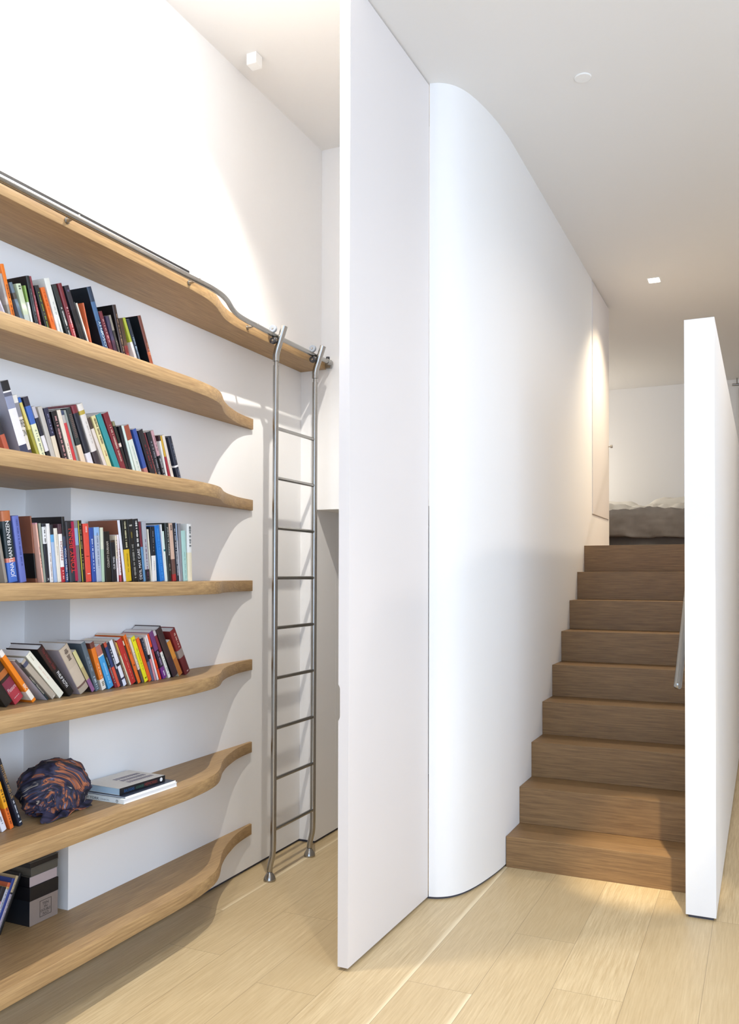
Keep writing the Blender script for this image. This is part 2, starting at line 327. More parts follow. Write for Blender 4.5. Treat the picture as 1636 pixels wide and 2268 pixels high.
(4, -2.185, 2.237, 5.99, 0.1987, 0.0164, [('#4a3038', 0.17), ('#e6e2de', 0.74), ('#b02430', 1)], [('FRENCH', 0.3, 0.62, 0.6, '#8a2c34', 'u'), ('m', 0.8, 0.95, 0.4, '#e0b0b0', 'u')], 'white paperback with red foot', 'red-footed white', {}),
(4, -2.185, 2.2557, 5.77, 0.2251, 0.0133, [('#18181c', 0.3), ('#3c4254', 0.45), ('#1d3c6c', 1)], [('REAL MEN DO YOGA', 0.48, 0.97, 0.5, '#e8eaec', 'u')], 'dark blue paperback with white capitals', 'white-capitals blue', {'cover': '#141014'}),
(4, -2.185, 2.2743, 6.84, 0.209, 0.0363, [('#241c20', 0.3), ('#3a1a20', 0.8), ('#26303a', 1)], [('TONY BENN', 0.12, 0.85, 0.6, '#c8352c', 'u')], 'black hardback with giant red capitals', 'giant red capitals', {'hard': 1, 'stripe': '#a01c44'}),
(4, -2.185, 2.3116, 6.14, 0.2144, 0.019, [('#7c7c7e', 0.12), ('#8aa6c8', 0.4), ('#6c6a6e', 1)], [], 'mid grey thick paperback', 'mid grey', {}),
(4, -2.185, 2.3338, 6.73, 0.2167, 0.0191, [('#191712', 1)], [('m', 0.05, 0.46, 0.35, '#8a7c50', 'u'), ('m', 0.52, 0.8, 0.35, '#8a7c50', 'u')], 'black paperback with thin yellow edge', 'yellow-edged black', {'stripeL': '#d8d040'}),
(4, -2.185, 2.3539, 5.33, 0.2064, 0.0264, [('#d84a3c', 1)], [('m', 0.05, 0.15, 0.4, '#f0c8c0', 'd'), ('m', 0.55, 0.57, 0.5, '#5a1a14', 'h'), ('m', 0.85, 0.87, 0.5, '#f0dcd8', 'h')], 'coral red paperback', 'coral red', {}),
(4, -2.185, 2.3856, 6.25, 0.1934, 0.0204, [('#2c4c9c', 1)], [('m', 0.2, 0.8, 0.3, '#c8d4ea', 'u')], 'royal blue paperback', 'royal blue', {}),
(4, -2.185, 2.407, 5.05, 0.1966, 0.0262, [('#8cb0dc', 0.15), ('#a8b2c4', 1)], [('m', 0.1, 0.75, 0.25, '#6a7890', 'u')], 'pale powder blue paperback', 'powder blue', {}),
(4, -2.185, 2.434, 3.52, 0.197, 0.0145, [('#cfd2bc', 0.4), ('#a8c0a8', 1)], [], 'pale green edged slim book', 'pale green slim', {}),
(4, -2.185, 2.454, 4.87, 0.1833, 0.0314, [('#14120f', 1)], [('COUNTY DURHAM', 0.2, 0.72, 0.35, '#c8c0b4', 'u')], 'black paperback with thin ivory capitals', 'ivory capitals black', {}),
(4, -2.185, 2.4891, 5.87, 0.153, 0.0249, [('#3a2a20', 0.05), ('#14151e', 1)], [('OUR TIMES', 0.4, 0.7, 0.4, '#d8d8dc', 'u')], 'short black paperback', 'short black', {}),
(4, -2.185, 2.5149, 4.96, 0.1721, 0.0087, [('#d8c8b0', 0.5), ('#e0d4d4', 1)], [('m', 0.1, 0.7, 0.4, '#6a5a5a', 'u')], 'slim cream paperback with grey lettering', 'slim cream', {}),
(4, -2.185, 2.5303, 6.55, 0.1754, 0.0087, [('#e4d8dc', 0.86), ('#b84048', 1)], [('m', 0.3, 0.8, 0.35, '#8a5a62', 'u')], 'blush white paperback with red foot', 'blush white', {}),
(4, -2.185, 2.5495, 9.47, 0.231, 0.0135, [('#d4d6e2', 1)], [], 'tall white hardback showing brown cover', 'tall white brown-covered', {'cover': '#8a5540', 'hard': 1}),
(4, -2.185, 2.564, 7.33, 0.2328, 0.0304, [('#191a18', 0.48), ('#d0ac1c', 1)], [('m', 0.03, 0.45, 0.3, '#c8c4a0', 'd'), ('m', 0.55, 0.85, 0.2, '#8a7010', 'u')], 'black paperback with mustard yellow lower half', 'mustard and black', {}),
(4, -2.185, 2.6014, 8.59, 0.2368, 0.0301, [('#1a1a1a', 1)], [('m', 0.08, 0.12, 0.5, '#c8c8c0', 'h'), ('m', 0.2, 0.3, 0.3, '#8a7a30', 'd'), ('m', 0.4, 0.95, 0.4, '#8a8a84', 'u')], 'black paperback with stacked grey lettering', 'stacked-letter black', {}),
(4, -2.185, 2.6326, 8.27, 0.2396, 0.0293, [('#17171c', 1)], [('m', 0.03, 0.44, 0.4, '#e0e0dc', 'd'), ('DEVIL MAY CARE', 0.48, 0.97, 0.5, '#d8d8dc', 'u')], 'black paperback with white slanted capitals', 'slanted capitals black', {}),
(4, -2.185, 2.6645, 8.29, 0.232, 0.0117, [('#6a1c2c', 0.42), ('#5a8ab4', 1)], [], 'slim maroon topped blue book', 'maroon-topped blue', {}),
(4, -2.185, 2.6771, 6.91, 0.2323, 0.0245, [('#a8acb4', 0.8), ('#1c1c24', 1)], [('m', 0.3, 0.95, 0.25, '#6a3a5a', 'u')], 'silver grey paperback with black foot', 'silver grey', {}),
(4, -2.185, 2.7098, 7.35, 0.2053, 0.0057, [('#e2dccb', 1)], [], 'thin ivory book', 'thin ivory', {}),
(4, -2.185, 2.7164, 4.63, 0.2149, 0.0261, [('#191c24', 0.53), ('#e2e0dc', 1)], [('m', 0.08, 0.45, 0.2, '#8a8c94', 'u'), ('m', 0.6, 0.8, 0.2, '#a8a8a8', 'u')], 'half black half white paperback', 'half black half white', {'cover': '#141820'}),
(4, -2.185, 2.7642, 9.97, 0.2231, 0.0283, [('#1f74c8', 1)], [('m', 0.05, 0.95, 0.35, '#3f94dc', 'u')], 'bright cobalt blue paperback', 'bright cobalt', {}),
(4, -2.185, 2.7938, 7.81, 0.2289, 0.0071, [('#dcdfe0', 1)], [], 'slim white book right of cobalt', 'white slim', {}),
(4, -2.185, 2.8018, 7.57, 0.2016, 0.0086, [('#cfe2d8', 0.36), ('#2a7a80', 0.4), ('#d8e2da', 1)], [], 'slim mint paperback with teal mark', 'teal-marked mint', {}),
(4, -2.185, 2.8113, 5.97, 0.2347, 0.0234, [('#1c2422', 1)], [('JOHN LE CARRE', 0.07, 0.56, 0.4, '#d0d0c8', 'd'), ('m', 0.7, 0.82, 0.3, '#8a8a84', 'u')], 'dark green black hardback with ivory capitals', 'ivory capitals green', {'hard': 1}),
(4, -2.185, 2.8445, 7.36, 0.2356, 0.0226, [('#d0b09c', 0.62), ('#6a4c44', 0.88), ('#a82c2c', 1)], [('m', 0.03, 0.12, 0.4, '#2a2020', 'd')], 'tan paperback with red foot', 'red-footed tan', {}),
(4, -2.185, 2.8693, 7.16, 0.2383, 0.017, [('#1e222e', 1)], [('m', 0.1, 0.9, 0.35, '#c4c8d0', 'u')], 'dark navy paperback with white lettering', 'white-lettered navy', {}),
(4, -2.185, 2.8873, 6.68, 0.2392, 0.0057, [('#a8bcd8', 0.3), ('#c8ccd4', 1)], [], 'slim ice blue book', 'ice blue', {}),
(4, -2.185, 2.8938, 4.26, 0.2372, 0.0162, [('#8a8a90', 1)], [], 'ash grey paperback', 'ash grey', {}),
(4, -2.185, 2.9147, 5.31, 0.2088, 0.0276, [('#a8cfc8', 1)], [('m', 0.4, 0.95, 0.15, '#6a9a94', 'u')], 'short mint green paperback', 'short mint', {}),
(4, -2.185, 2.9432, 2.2, 0.2385, 0.0287, [('#dfe0dc', 0.5), ('#ddd6bc', 1)], [('m', 0.04, 0.4, 0.5, '#3a3c40', 'd')], 'cream hardback with black ladder-like capitals', 'last cream', {'last': 1, 'hard': 1}),
(5, -2.185, 2.0035, 37.08, 0.1639, 0.0309, [('#171310', 1)], [], 'black paperback cut by frame edge', 'edge black', {}),
(5, -2.2, 2.0551, 37.44, 0.157, 0.0404, [('#3a2a1c', 0.2), ('#a8622c', 0.34), ('#2a1c14', 0.42), ('#7c2c40', 0.66), ('#a83440', 1)], [('Pleasure', 0.6, 0.7, 0.85, '#d8b8bc', 'h'), ('m', 0.86, 0.88, 0.6, '#d8b8bc', 'h')], 'thick maroon paperback with picture upper half', 'thick maroon', {'x': -2.2}),
(5, -2.185, 2.1136, 38.97, 0.2261, 0.0164, [('#e4dcd4', 0.1), ('#e07c14', 0.78), ('#f0dccc', 0.95), ('#e07c14', 1)], [('BBC', 0.66, 0.76, 0.6, '#f4e4d4', 'd')], 'orange paperback with white top and label', 'white-topped orange', {}),
(5, -2.185, 2.1766, 44.52, 0.1999, 0.0082, [('#4a4240', 0.15), ('#2c2826', 0.5), ('#1c2a30', 1)], [('HARRY PEARSON', 0.42, 0.85, 0.6, '#c4bca8', 'd')], 'dark grey paperback with ivory capitals', 'dark grey ivory-lettered', {'cover': '#c9ccdc'}),
(5, -2.185, 2.199, 45.31, 0.1915, 0.0208, [('#a89c8c', 0.05), ('#4a4c60', 0.13), ('#a89c8c', 1)], [('m', 0.96, 0.99, 0.3, '#dcd4c8', 'h')], 'taupe paperback with blue block near top', 'taupe', {}),
(5, -2.185, 2.2312, 43.98, 0.2147, 0.0244, [('#dcd9c8', 1)], [('m', 0.03, 0.16, 0.15, '#b0a894', 'd'), ('m', 0.3, 0.6, 0.2, '#d8c0b0', 'd')], 'thick ivory hardback', 'thick ivory', {}),
(5, -2.1855, 2.2749, 40.18, 0.2242, 0.0271, [('#2a1414', 0.45), ('#0f0f12', 1)], [('The Human Stain', 0.04, 0.46, 0.4, '#7c2c2c', 'd'), ('PHILIP ROTH', 0.52, 0.84, 0.45, '#e8e8e8', 'd')], 'black hardback with white capitals', 'white capitals black', {'hard': 1, 'cover': '#0c0e10'}),
(5, -2.1885, 2.3325, 32.89, 0.1922, 0.0458, [('#b8a894', 0.45), ('#c0b09c', 0.84), ('#6a5048', 0.88), ('#a89a88', 1)], [('m', 0.05, 0.3, 0.4, '#5a4a40', 'd')], 'beige hardback with brown emblem', 'beige emblem', {'cover': '#b4a8b0', 'hard': 1}),
(5, -2.1912, 2.3932, 33.04, 0.1781, 0.0167, [('#c8c088', 0.4), ('#b0a070', 0.7), ('#8a5a84', 1)], [], 'slim straw yellow and purple paperback', 'straw yellow', {'cover': '#3a3032'}),
(5, -2.1921, 2.4141, 23.69, 0.1931, 0.021, [('#56626c', 1)], [('m', 0.3, 0.6, 0.35, '#8a949c', 'd'), ('m', 0.7, 0.97, 0.5, '#b8c4cc', 'd')], 'slate grey hardback', 'slate grey', {}),
(5, -2.1937, 2.4489, 20.93, 0.1871, 0.0207, [('#6a3c34', 0.12), ('#d87424', 0.78), ('#e0d8cc', 1)], [('m', 0.45, 0.75, 0.25, '#f0c8a0', 'd'), ('m', 0.83, 0.93, 0.5, '#5a5a40', 'h')], 'orange paperback with caricature top and white foot', 'caricature orange', {}),
(5, -2.1952, 2.4835, 24.49, 0.174, 0.0278, [('#a8685c', 0.22), ('#e0d4c8', 0.25), ('#3c94cc', 1)], [('m', 0.4, 0.9, 0.3, '#8cc4e4', 'd')], 'sky blue paperback with pink picture top', 'sky blue', {}),
(5, -2.1968, 2.521, 26.12, 0.1832, 0.0131, [('#191c1c', 0.55), ('#7a2430', 1)], [('m', 0.3, 0.9, 0.4, '#8a9a98', 'd')], 'black paperback with crimson lower half', 'crimson-footed black', {}),
(5, -2.1975, 2.5364, 25.02, 0.1873, 0.0134, [('#b04834', 0.1), ('#2c3c6c', 0.55), ('#d0503c', 1)], [], 'navy paperback with vermilion lower half', 'vermilion-footed navy', {}),
(5, -2.1982, 2.5532, 25.32, 0.1859, 0.0139, [('#23283c', 1)], [('m', 0.15, 0.6, 0.5, '#d0d4dc', 'd')], 'dark indigo paperback with white lettering', 'dark indigo', {}),
(5, -2.1989, 2.5694, 24.92, 0.1922, 0.0177, [('#dcdce4', 0.5), ('#23242c', 0.56), ('#dcdce4', 0.82), ('#3a3450', 0.86), ('#d4d8e8', 1)], [], 'white paperback with dark figures', 'white with figures', {}),
(5, -2.2, 2.5937, 24.76, 0.1978, 0.0053, [('#8a6c5a', 0.3), ('#6c5444', 1)], [('m', 0.5, 0.95, 0.4, '#c8a070', 'd')], 'cocoa brown paperback', 'cocoa brown', {}),
(5, -2.2004, 2.607, 26.61, 0.1856, 0.0065, [('#d0a040', 0.3), ('#d8ccb0', 1)], [], 'slim cream and gold book', 'cream gold', {}),
(5, -2.2008, 2.6152, 25.8, 0.193, 0.0271, [('#b02c28', 1)], [('m', 0.3, 0.9, 0.15, '#d88a6c', 'd')], 'thick plain brick red hardback', 'brick red', {}),
(5, -2.2019, 2.6489, 26.55, 0.1889, 0.0056, [('#dcd4b8', 0.1), ('#2a2824', 1)], [], 'slim black book with cream edge', 'slim black', {}),
(5, -2.2023, 2.6561, 24.87, 0.2085, 0.0159, [('#dc6820', 1)], [('m', 0.05, 0.4, 0.3, '#7a3410', 'd'), ('m', 0.6, 0.65, 0.5, '#7a3410', 'h')], 'tangerine orange paperback', 'tangerine', {}),
(5, -2.2034, 2.6822, 25.27, 0.1924, 0.0112, [('#d8ccb8', 0.7), ('#5a4c48', 1)], [('m', 0.3, 0.7, 0.4, '#8a8078', 'd')], 'slim buff paperback with dark foot', 'slim buff', {}),
(5, -2.2041, 2.6979, 24.89, 0.1977, 0.0206, [('#e0d820', 1)], [('R', 0.06, 0.1, 0.6, '#6a6a20', 'h'), ('m', 0.25, 0.75, 0.3, '#b0a81c', 'd'), ('m', 0.9, 0.94, 0.5, '#5a5410', 'h')], 'lemon yellow paperback', 'lemon yellow', {}),
(5, -2.2051, 2.7241, 24.4, 0.1899, 0.0168, [('#e25c1c', 1)], [], 'plain vivid orange paperback', 'vivid orange', {}),
(5, -2.2059, 2.7456, 23.3, 0.1864, 0.0134, [('#23263a', 0.55), ('#5a5c78', 1)], [('m', 0.05, 0.3, 0.3, '#9a9aa4', 'd')], 'dark midnight blue paperback', 'midnight blue', {}),
(5, -2.2065, 2.761, 20.34, 0.1869, 0.0072, [('#e4d4d0', 0.4), ('#2a1c20', 0.5), ('#dc8c94', 1)], [], 'slim pink footed white book', 'pink-footed white', {}),
(5, -2.2072, 2.7783, 22.12, 0.1964, 0.0081, [('#e4dcdc', 1)], [], 'thin plain white book', 'thin plain white', {}),
(5, -2.2078, 2.7932, 23.16, 0.202, 0.0101, [('#e0481c', 0.28), ('#1a1416', 0.33), ('#a83c3c', 0.55), ('#e0481c', 1)], [('m', 0.74, 0.78, 0.5, '#3a3434', 'h')], 'vermilion paperback with black bird mark', 'vermilion', {}),
(5, -2.2086, 2.8174, 25.52, 0.2121, 0.0234, [('#6c3c70', 0.4), ('#23182c', 0.76), ('#6c2c7c', 1)], [('m', 0.42, 0.72, 0.5, '#8a7c98', 'd'), ('m', 0.85, 0.95, 0.3, '#e4dcec', 'd')], 'purple paperback with black centre panel', 'purple', {}),
(5, -2.21, 2.8526, 27.32, 0.2196, 0.0139, [('#c4bcc0', 0.1), ('#7c2834', 0.45), ('#e4e0d8', 1)], [('m', 0.5, 0.93, 0.4, '#7a8a80', 'd')], 'white book with maroon upper panel', 'maroon-panelled white', {}),
(5, -2.211, 2.8821, 29.4, 0.2288, 0.0339, [('#3c2c2c', 0.6), ('#34222a', 1)], [], 'very tall dark brown hardback', 'very tall dark brown', {'hard': 1, 'cover': '#101014'}),
(5, -2.2123, 2.9247, 30.22, 0.1661, 0.0247, [('#c88434', 0.5), ('#a8642c', 1)], [], 'amber orange paperback in front', 'amber', {'cover': '#d8d0bc'}),
(5, -2.2139, 2.9675, 29.42, 0.2149, 0.036, [('#7a2424', 0.45), ('#8a7c74', 0.62), ('#5c1c20', 1)], [('m', 0.08, 0.4, 0.3, '#c4a090', 'd'), ('m', 0.93, 0.96, 0.3, '#e0c8c0', 'h')], 'large dark red hardback at row end', 'large dark red', {'hard': 1, 'last': 1}),
(6, -2.24, 2.0188, 16.43, 0.1738, 0.0102, [('#c88a2c', 1)], [], 'mustard book cut by frame edge', 'edge mustard', {}),
(6, -2.24, 2.0428, 21.74, 0.1301, 0.0192, [('#d89838', 0.05), ('#dcdce4', 1)], [('m', 0.4, 0.8, 0.35, '#5a5a6c', 'd')], 'white paperback with dark lettering', 'white', {}),
(6, -2.24, 2.0761, 19.28, 0.1696, 0.0148, [('#e09c1c', 0.55), ('#dc6c28', 1)], [('m', 0.15, 0.42, 0.6, '#4a3410', 'd'), ('m', 0.55, 0.9, 0.35, '#6a3010', 'd')], 'orange yellow paperback with black lettering', 'orange yellow', {}),
(6, -2.24, 2.1117, 21.78, 0.2516, 0.0161, [('#23242c', 0.1), ('#1c2434', 1)], [('MYSTERIES AND US', 0.08, 0.58, 0.55, '#b8945c', 'd'), ('m', 0.62, 0.88, 0.3, '#c8ccd4', 'd'), ('m', 0.93, 0.96, 0.5, '#dce0e4', 'h')], 'tall dark navy hardback with gold capitals', 'gold capitals navy', {'hard': 1, 'last': 1}),
]
# ---------------------------------------------------------------- the setting
XL, YP, XC = -2.345, 4.181, -1.394        # shelf wall plane, end wall plane, left end of curved wall
XW = -1.194                                # stair wall plane
CL, CRT = 3.952, 3.735                     # ceiling heights
UF = 1.69                                  # upper floor

b = MB(); b.box(-4.2, 2.7, -2.6, 11.0, -.12, 0, FLOOR); struct(b.build('floor'))

b = MB()   # shelf wall with its niche
b.box(-2.75, XL, -2.6, .2, .014, CL, WALL)
b.box(-2.75, -2.572, .2, 2.444, .014, CL, WALL)
b.box(-2.572, XL, .2, 2.444, .014, .176, WALL)
b.box(-2.572, XL, .2, 2.444, 1.848, CL, WALL)
b.box(-2.75, XL, 2.444, 4.424, .014, CL, WALL)
struct(b.build('wall_left'))
b = MB(); b.box(-2.5, XL - .010, -2.6, YP + .01, 0, .0138, GAP)  # dark strips: shade of the recessed wall bases put into their colour
b.box(-2.5, -2.257, YP + .008, 6.4, 0, .0138, GAP)
b.box(-.305, -.204, 3.97, 8.4, 0, .0118, GAP)
struct(b.build('shadow_gap_left'))

b = MB()   # end wall: lower block with the passage opening, upper part set back
b.box(XL + .0005, -2.247, YP, 4.4235, .014, 1.8305, WALL)
b.box(XL + .0005, XC - .006, YP, 4.4235, 1.8305, 2.66, WALL)
b.box(-2.75, XC - .006, 4.4245, 4.75, 1.8305, CL, WALL)
b.box(-2.75, -2.247, 4.4245, 6.5, .014, 1.8305, WALL)
b.box(-2.246, XC - .006, 6.3, 6.5, .014, 1.8305, WALL)
b.box(-2.246, XC - .006, 4.751, 6.5, 1.8305, 1.95, WALL)
struct(b.build('wall_end'))

def spline(pts, n=10):
    out = []
    P = [Vector(p) for p in pts]; P = [P[0] * 2 - P[1]] + P + [P[-1] * 2 - P[-2]]
    for i in range(1, len(P) - 2):
        for k in range(n):
            t = k / n; a, b_, c, d = P[i - 1], P[i], P[i + 1], P[i + 2]
            out.append(.5 * ((2 * b_) + (c - a) * t + (2 * a - 5 * b_ + 4 * c - d) * t * t + (3 * b_ - a - 3 * c + d) * t ** 3))
    out.append(P[-2]); return [tuple(p) for p in out]
curve = spline([(XC, 3.684), (-1.352, 3.697), (-1.305, 3.735), (-1.266, 3.805), (-1.237, 3.91), (-1.216, 4.04), (-1.202, 4.17), (XW, 4.32)], 8)
outline = curve + [(XW, 6.652), (XW - .012, 6.652), (XW - .012, 7.41), (XW, 7.41), (XW, 7.44), (XC, 7.44)]
b = MB()   # curved wall beside the stairs (panel opening left in its upper part)
c_lo = curve + [(XW, 7.44), (XC, 7.44)]
for f in b.prism(c_lo, .012, 1.935, WALL, True): pass
b.prism(outline, 1.935, CRT - .0004, WALL, True)
struct(b.build('wall_middle'))
b = MB(); b.prism([(x - .008, y + .008) for x, y in curve] + [(XW - .008, 7.43), (XC + .008, 7.43)], 0, .0118, GAP)  # dark inset strip, painting the shade under the curved wall
struct(b.build('shadow_gap_middle'))

d = MB(); d.box(XW - .0115, XW + .005, 6.658, 7.404, 1.943, CRT - .012, DOORM, .0015)
dd = struct(d.build('door_2'))
k = MB(); k.tube([(XW + .005, 7.37, 2.553), (XW + .022, 7.37, 2.553)], .005, STEEL, 14)
k.tube([(XW + .022, 7.37, 2.553), (XW + .026, 7.37, 2.553), (XW + .040, 7.37, 2.553)], [.011, .013, .012], STEEL, 18)
k.build('door_knob', dd)

b = MB()   # low wall between the stairs and the corridor
b.box(-.316, -.193, 3.96, 8.5, .012, 2.585, WALL, .001)
struct(b.build('wall_parapet'))

b = MB(); b.box(-4.2, -1.452, -2.6, 4.751, CL, CL + .2, CEIL); struct(b.build('ceiling_left'))
b = MB(); b.box(-1.451, 2.7, -2.6, 11.0, CRT, CRT + .42, CEIL); b.box(-4.2, -1.4515, 4.752, 11.0, CRT, CRT + .42, CEIL)
struct(b.build('ceiling_right'))
b = MB(); b.box(2.5, 2.7, 2.55, 11.0, 0, CRT, WALL); b.box(2.5, 2.7, -2.6, -.55, 0, CRT, WALL)
b.box(2.5, 2.7, -.55, 2.55, 0, .95, WALL); b.box(2.5, 2.7, -.55, 2.55, 3.25, CRT, WALL)
struct(b.build('wall_right'))
b = MB(); b.box(-2.35, -2.1, -2.6, -2.45, 0, CL, WALL); b.box(1.8, 2.499, -2.6, -2.45, 0, CRT, WALL)
b.box(-2.1, 1.8, -2.6, -2.45, 0, .3, WALL); b.box(-2.1, 1.8, -2.6, -2.45, 3.45, CRT, WALL)
struct(b.build('wall_back'))
b = MB(); b.box(-4.2, 2.499, 10.72, 11.0, 0, CRT - .0005, WALL); b.box(-4.2, -4.0, 6.51, 10.71, UF, CRT - .0005, WALL)
b.box(-4.0, XC - .001, 7.2, 7.44, UF, CRT - .0005, WALL)
struct(b.build('wall_bedroom'))

# upper floor slab, its nose is the top stair
b = MB()
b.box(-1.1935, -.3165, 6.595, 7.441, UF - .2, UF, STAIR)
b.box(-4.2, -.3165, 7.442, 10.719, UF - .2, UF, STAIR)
struct(b.build('floor_upper'))

# ---------------------------------------------------------------- pivot door
b = MB()
DL = .797
def leaf(z0, z1, cut=0):
    # leaf local: y 0 (free end) .. DL (pivot end); x 0 (stair face) .. -.043
    b.box(-.043 + cut, 0, 0, .05, z0, z1, DOORM); b.box(-.043, 0, .05, DL, z0, z1, DOORM)
leaf(.012, .926)
for i in range(8):
    za, zb = .926 + i * .00225, .926 + (i + 1) * .00225
    leaf(za, zb, .007 * math.sin(math.pi / 2 * (i + 1) / 8))
leaf(.944, 1.042, .007)
for i in range(8):
    za, zb = 1.042 + i * .00225, 1.042 + (i + 1) * .00225
    leaf(za, zb,   .007 * math.sin(math.pi / 2 * (8 - i) / 8))
leaf(1.06, CRT - .008)
bmesh.ops.remove_doubles(b.bm, verts=b.bm.verts, dist=1e-5)
door = b.build('door_1', loc=(-1.411, 2.886, 0)); door.rotation_euler.z = -math.atan2(.014, .795)
struct(door)
b = MB(); b.box(-.0405, -.0295, .0505, .058, .95, 1.036, paint('recess_lining', (.6, .64, .68), .4), .002)
b.build('edge_pull', door)
b = MB(); b.tube([(-.0215, DL - .03, 0), (-.0215, DL - .03, .0125)], .012, STEEL, 16); b.tube([(-.0215, DL - .03, CRT - .0085), (-.0215, DL - .03, CRT)], .012, STEEL, 16)
b.build('pivot', door)

# ---------------------------------------------------------------- stairs
st = thing('staircase', 'straight oak staircase climbing between white walls to the bedroom', 'staircase', (0, 0, 0))
SZs = [.154] + [.154 + .192 * i for i in range(1, 9)]
SZs[8] = UF
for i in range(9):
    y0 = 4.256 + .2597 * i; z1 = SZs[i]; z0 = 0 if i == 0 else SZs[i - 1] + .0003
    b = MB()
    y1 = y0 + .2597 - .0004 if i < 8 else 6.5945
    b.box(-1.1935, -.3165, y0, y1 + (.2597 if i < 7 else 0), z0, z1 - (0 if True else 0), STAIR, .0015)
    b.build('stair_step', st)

hr = thing('handrail', 'round steel stair handrail fixed to the inner face of the low white wall', 'handrail', (0, 0, 0))
b = MB()
def hz(y): return .962 + (y - 4.26) * .718
b.tube([(-.3715, 4.255, hz(4.255)), (-.3715, 7.1, hz(7.1))], .0185, STEEL, 24)
b.build('rail', hr)
b = MB(); b.tube([(-.3715, 4.2552, hz(4.2552)), (-.3715, 4.251, hz(4.251)), (-.3715, 4.246, hz(4.246)), (-.3715, 4.243, hz(4.243))], [.0186, .018, .012, .003], STEEL, 24)
b.build('end_cap', hr)
for y in (4.5, 5.5, 6.5):
    b = MB(); b.tube([(-.3165, y, hz(y) - .06), (-.35, y, hz(y) - .06), (-.3715, y, hz(y) - .045), (-.3715, y, hz(y) - .015)], .006, STEEL, 12)
    b.tube([(-.3165, y, hz(y) - .06), (-.3205, y, hz(y) - .06)], .025, STEEL, 20)
    b.build('bracket', hr)

# ---------------------------------------------------------------- floating shelves
PROF = [(2.70, .284), (2.78, .283), (2.86, .278), (2.946, .267), (3.02, .250), (3.085, .224), (3.15, .188), (3.227, .143), (3.328, .096), (3.419, .064), (3.493, .041), (3.565, .0265), (3.62, .019), (3.672, .014)]
PROF1 = [(2.72, .285), (2.80, .283), (2.88, .278), (2.95, .266), (3.015, .247), (3.075, .222), (3.13, .199), (3.19, .179), (3.25, .167), (3.32, .161), (3.40, .1595)]
def shelf_outline(n):
    if n == 1: p = spline([(y, d) for y, d in PROF1], 6) + [(4.1795, .1595)]
    else: p = spline([(y, d) for y, d in PROF], 6)
    x = XL + .001
    front = [(XL + .284, -.6)] + [(XL + d, y) for y, d in p]
    if n >= 3:
        return front + [(x, p[-1][0]), (x, 2.443), (-2.5715, 2.443), (-2.5715, .201), (x, .201), (x, -.6)]
    return front + [(x, p[-1][0]), (x, -.6)]
ZT = {1: 2.652, 2: 2.253, 3: 1.8465, 4: 1.4435, 5: 1.0495, 6: .639, 7: .231}
TH = .053
NAMES = {1: 'top oak shelf running to the end wall under the ladder rail',
         2: 'second oak shelf down, wavy-ended, holding books beside a copper-spined black hardback',
         3: 'third oak shelf down, wavy-ended, the niche starting just below it',
         4: 'middle oak shelf at eye level, seen edge-on, packed with upright books',
         5: 'oak shelf just below eye level with strongly leaning colourful books',
         6: 'oak shelf carrying the crumpled patterned scarf and two flat books',
         7: 'lowest oak shelf just above the floor, with boxes and magazines'}
def build_shelf(n):
    b = MB(); i = b.mi(SHELF); pts = shelf_outline(n)
    fs = b.prism(pts, 0, TH, SHELF, True)
    b.bm.normal_update()
    # small arris on the upper and lower front edge
    ne = len(pts)
    es = [e for e in b.bm.edges if abs(e.verts[0].co.z - e.verts[1].co.z) < 1e-6 and min(e.verts[0].co.x, e.verts[1].co.x) > XL + .012]
    bmesh.ops.bevel(b.bm, geom=es, offset=.0018, segments=2, affect='EDGES', profile=.5)
    return b.build('floating_shelf', loc=(0, 0, ZT[n] - TH), sharp=40)
shelves = {}
for n in range(1, 8):
    o = build_shelf(n); tag(o, NAMES[n], 'shelf', 'wavy floating oak shelves'); shelves[n] = o
# light channel standing on the back of the top shelf
b = MB(); b.box(XL + .262, XL + .270, .1, 2.79, TH + .0003, TH + .0165, TRIM); b.box(XL + .262, XL + .271, .1, 2.795, TH + .0168, TH + .0255, BLACK)
b.build('light_channel', shelves[1])

# ---------------------------------------------------------------- ladder rail
p1 = [(XL + .284, .0), (XL + .284, 2.6)] + [(XL + d, y) for y, d in spline([(y, d) for y, d in PROF1], 6)] + [(XL + .1595, 3.5), (XL + .1595, 3.58), (XL + .1595, 3.8), (XL + .1595, 4.12)]
def offset(pts, d):
    out = []
    for i, p in enumerate(pts):
        a = Vector(pts[max(i - 1, 0)]); c = Vector(pts[min(i + 1, len(pts) - 1)]); t = (c - a).normalized()
        out.append((p[0] + t.y * d, p[1] - t.x * d))
    return out
RZ = 2.627
def rail_gap(y):
    if y < 2.7: return .0325
    if y < 2.95: return .0325 + .0125 * (y - 2.7) / .25
    if y < 3.42: return .045
    return .045 - .009 * min(1, (y - 3.42) / .15)
rp = []
for _i, _p in enumerate(p1):
    rp.append(offset(p1, rail_gap(_p[1]))[_i])
rail = thing('ladder_rail', 'curved steel tube rail along the front of the top oak shelf', 'rail', (0, 0, 0))
b = MB(); b.tube([(x, y, RZ) for x, y in rp] + [(rp[-1][0], 4.168, RZ)], .0115, STEEL, 20); b.build('rail_tube', rail)
